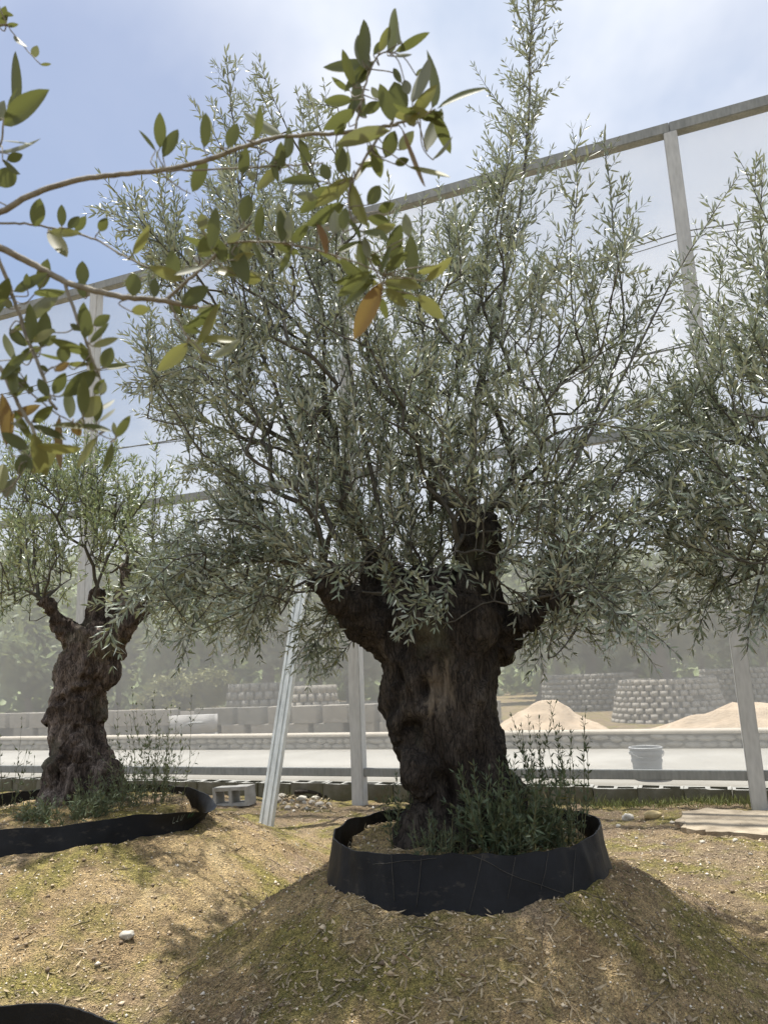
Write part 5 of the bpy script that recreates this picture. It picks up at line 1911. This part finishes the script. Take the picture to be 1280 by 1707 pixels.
FT = [  # px, Y, base py, height, crown radius, mesh, label
    (1118, 18.0, 1140, 2.6, 1.35, FCg, 'grey-leaved old tree growing out of the tapering pale planter'),
    (985, 24.0, 1140, 3.0, 1.5, FCg, 'grey-leaved tree growing out of the wide shaded planter'),
    (1240, 21.0, 1130, 2.6, 1.3, FCg, 'grey-leaved tree in the shaded planter at the high end of the wide sand heap'),
    (445, 21.0, 1150, 2.4, 1.2, FCg, 'grey-leaved tree growing out of the dark planter by the prop'),
    (590, 22.0, 1170, 2.6, 1.3, FCg, 'grey-leaved tree growing out of the low planter behind the fence post')]
for px, Y, pyb, h, rc, m, lb_ in FT:
    far_tree(lb_, px, Y, zat(px, pyb, Y), h, rc, m, 0.2)
FT2 = [(60, 30, 5.0, 2.3, 'green leafy tree behind the netting, seen past the knobbly sunlit trunk'),
       (190, 34, 5.5, 2.6, 'broad green tree behind the wispy pale shoots of the low sagging ring'),
       (300, 29, 4.5, 1.9, 'small green tree rising behind the low yellowish green bush'),
       (380, 33, 6.0, 2.3, 'tall green tree rising behind the yellow-flowering bush'),
       (520, 36, 6.0, 2.7, 'tall green tree rising behind the sandy coloured round planter'),
       (640, 31, 5.0, 2.2, 'green tree beside the low dark planter, partly hidden by the largest trunk'),
       (880, 30, 5.0, 2.0, 'green tree rising behind the round sand heap'),
       (930, 36, 6.5, 2.6, 'tall green tree rising behind the wide shaded planter'),
       (1050, 38, 7.0, 3.0, 'tallest green tree, behind the gap between the two shaded planters'),
       (1180, 33, 6.0, 2.6, 'broad green tree rising behind the tapering pale planter and its old tree'),
       (1290, 30, 6.0, 2.7, 'broad green tree behind the fence post by the concrete slab')]
for k, (px, Y, h, rc, lb_) in enumerate(FT2):
    far_tree(lb_, px, Y, -0.6, h, rc, FC[k % 4], 0.16)
far_tree('small yellow-flowering bush glowing beyond the low wall of big blocks', 350, 25, 0.0, 1.5, 0.75, FCy, 0.05)
far_tree('low yellowish green bush left of the yellow-flowering bush, behind the block wall', 290, 25.5, -0.1, 1.5, 0.95, FCy, 0.05)

# wooded hillside, reads as one mass
L = Leaves()
r = np.random.default_rng(77)
for _ in range(900):
    Y_ = 40 + 95 * r.random() ** 1.2
    X_ = r.uniform(-0.75, 0.75) * Y_
    z = hill_z(X_, Y_) if Y_ > 50 else -0.6
    rc = r.uniform(1.3, 2.6) * (1 if Y_ < 70 else 1.35)
    n = 56
    v = nrm(r.normal(0, 1, (n, 3))) * (r.random((n, 1)) ** .33)
    q = np.array([X_, Y_, z + rc * 0.95]) + v * rc * (1, 1, 1.1)
    tone = np.clip(r.random() * .75 + r.random(n) * .25, 0, 0.92)
    L.add(q, nrm(r.normal(0, 1, (n, 3))), nrm(v + UP * .8 + r.normal(0, .5, (n, 3))), r.uniform(.5, 1.0, n) * rc * .5, r.uniform(.3, .5, n) * rc * .6, tone)
o = link('forest', L.mesh('forest'), M_far)
tag(o, 'dense woodland covering the hill beyond the netting', 'woodland', None, 'stuff')

# ------------------------------------------------------------------ scraped print on the folded ring
M_print = simple('worn_white_print', (0.14, 0.18, 0.165), (0.28, 0.33, 0.31), 60, 0.7)
M_printg = simple('worn_green_print', (0.03, 0.11, 0.06), (0.05, 0.16, 0.09), 60, 0.7)


nring, nrow = 220, 9
rv = np.zeros(len(rl.data.vertices) * 3, np.float32)
rl.data.vertices.foreach_get('co', rv)
rv = rv.reshape(-1, 3)[:nring * nrow].reshape(nrow, nring, 3).astype(float)


def ring_pt(u, v):
    th = (math.radians(-27) + u * 0.5) % (2 * math.pi)
    f = th / (2 * math.pi) * nring
    a = int(f) % nring
    b = (a + 1) % nring
    fr = f - int(f)
    h = v * (nrow - 1)
    k = min(int(h), nrow - 2)
    hr = h - k
    pa = rv[k, a] * (1 - fr) + rv[k, b] * fr
    pb_ = rv[k + 1, a] * (1 - fr) + rv[k + 1, b] * fr
    p = pa * (1 - hr) + pb_ * hr
    out = nrm(np.array([math.cos(th), math.sin(th), 0.15]))
    return p + out * 0.003


def strokes(name, segs, wdt, m):
    Vs, Fs, o = [], [], 0
    for (u0, v0), (u1, v1) in segs:
        d = np.array([(u1 - u0) * 0.8, (v1 - v0) * 0.17])
        d = d / np.linalg.norm(d)
        nu, nv_ = -d[1] * wdt / 0.8, d[0] * wdt / 0.17
        for t in range(4):
            for s in (-1, 1):
                u, v = u0 + (u1 - u0) * t / 3 + s * nu / 2, v0 + (v1 - v0) * t / 3 + s * nv_ / 2
                Vs.append(ring_pt(u, v))
        for t in range(3):
            Fs.append((o + 2 * t, o + 2 * t + 2, o + 2 * t + 3, o + 2 * t + 1))
        o += 8
    ob = link(name, mesh_np(name, np.array(Vs), [np.array(Fs)]), m)
    ob.parent = rl
    return ob


strokes('print', [((0.00, .86), (0.005, .66)), ((0.005, .66), (0.045, .66)), ((.075, .88), (.08, .70)), ((.055, .70), (.10, .68)), ((.125, .90), (.13, .72)), ((.13, .72), (.165, .72)), ((.165, .72), (.16, .92)), ((.145, .82), (.15, .76))], 0.0045, M_print)
strokes('print', [((.23, .95), (.26, .76)), ((.28, .96), (.30, .8))], 0.009, M_printg)
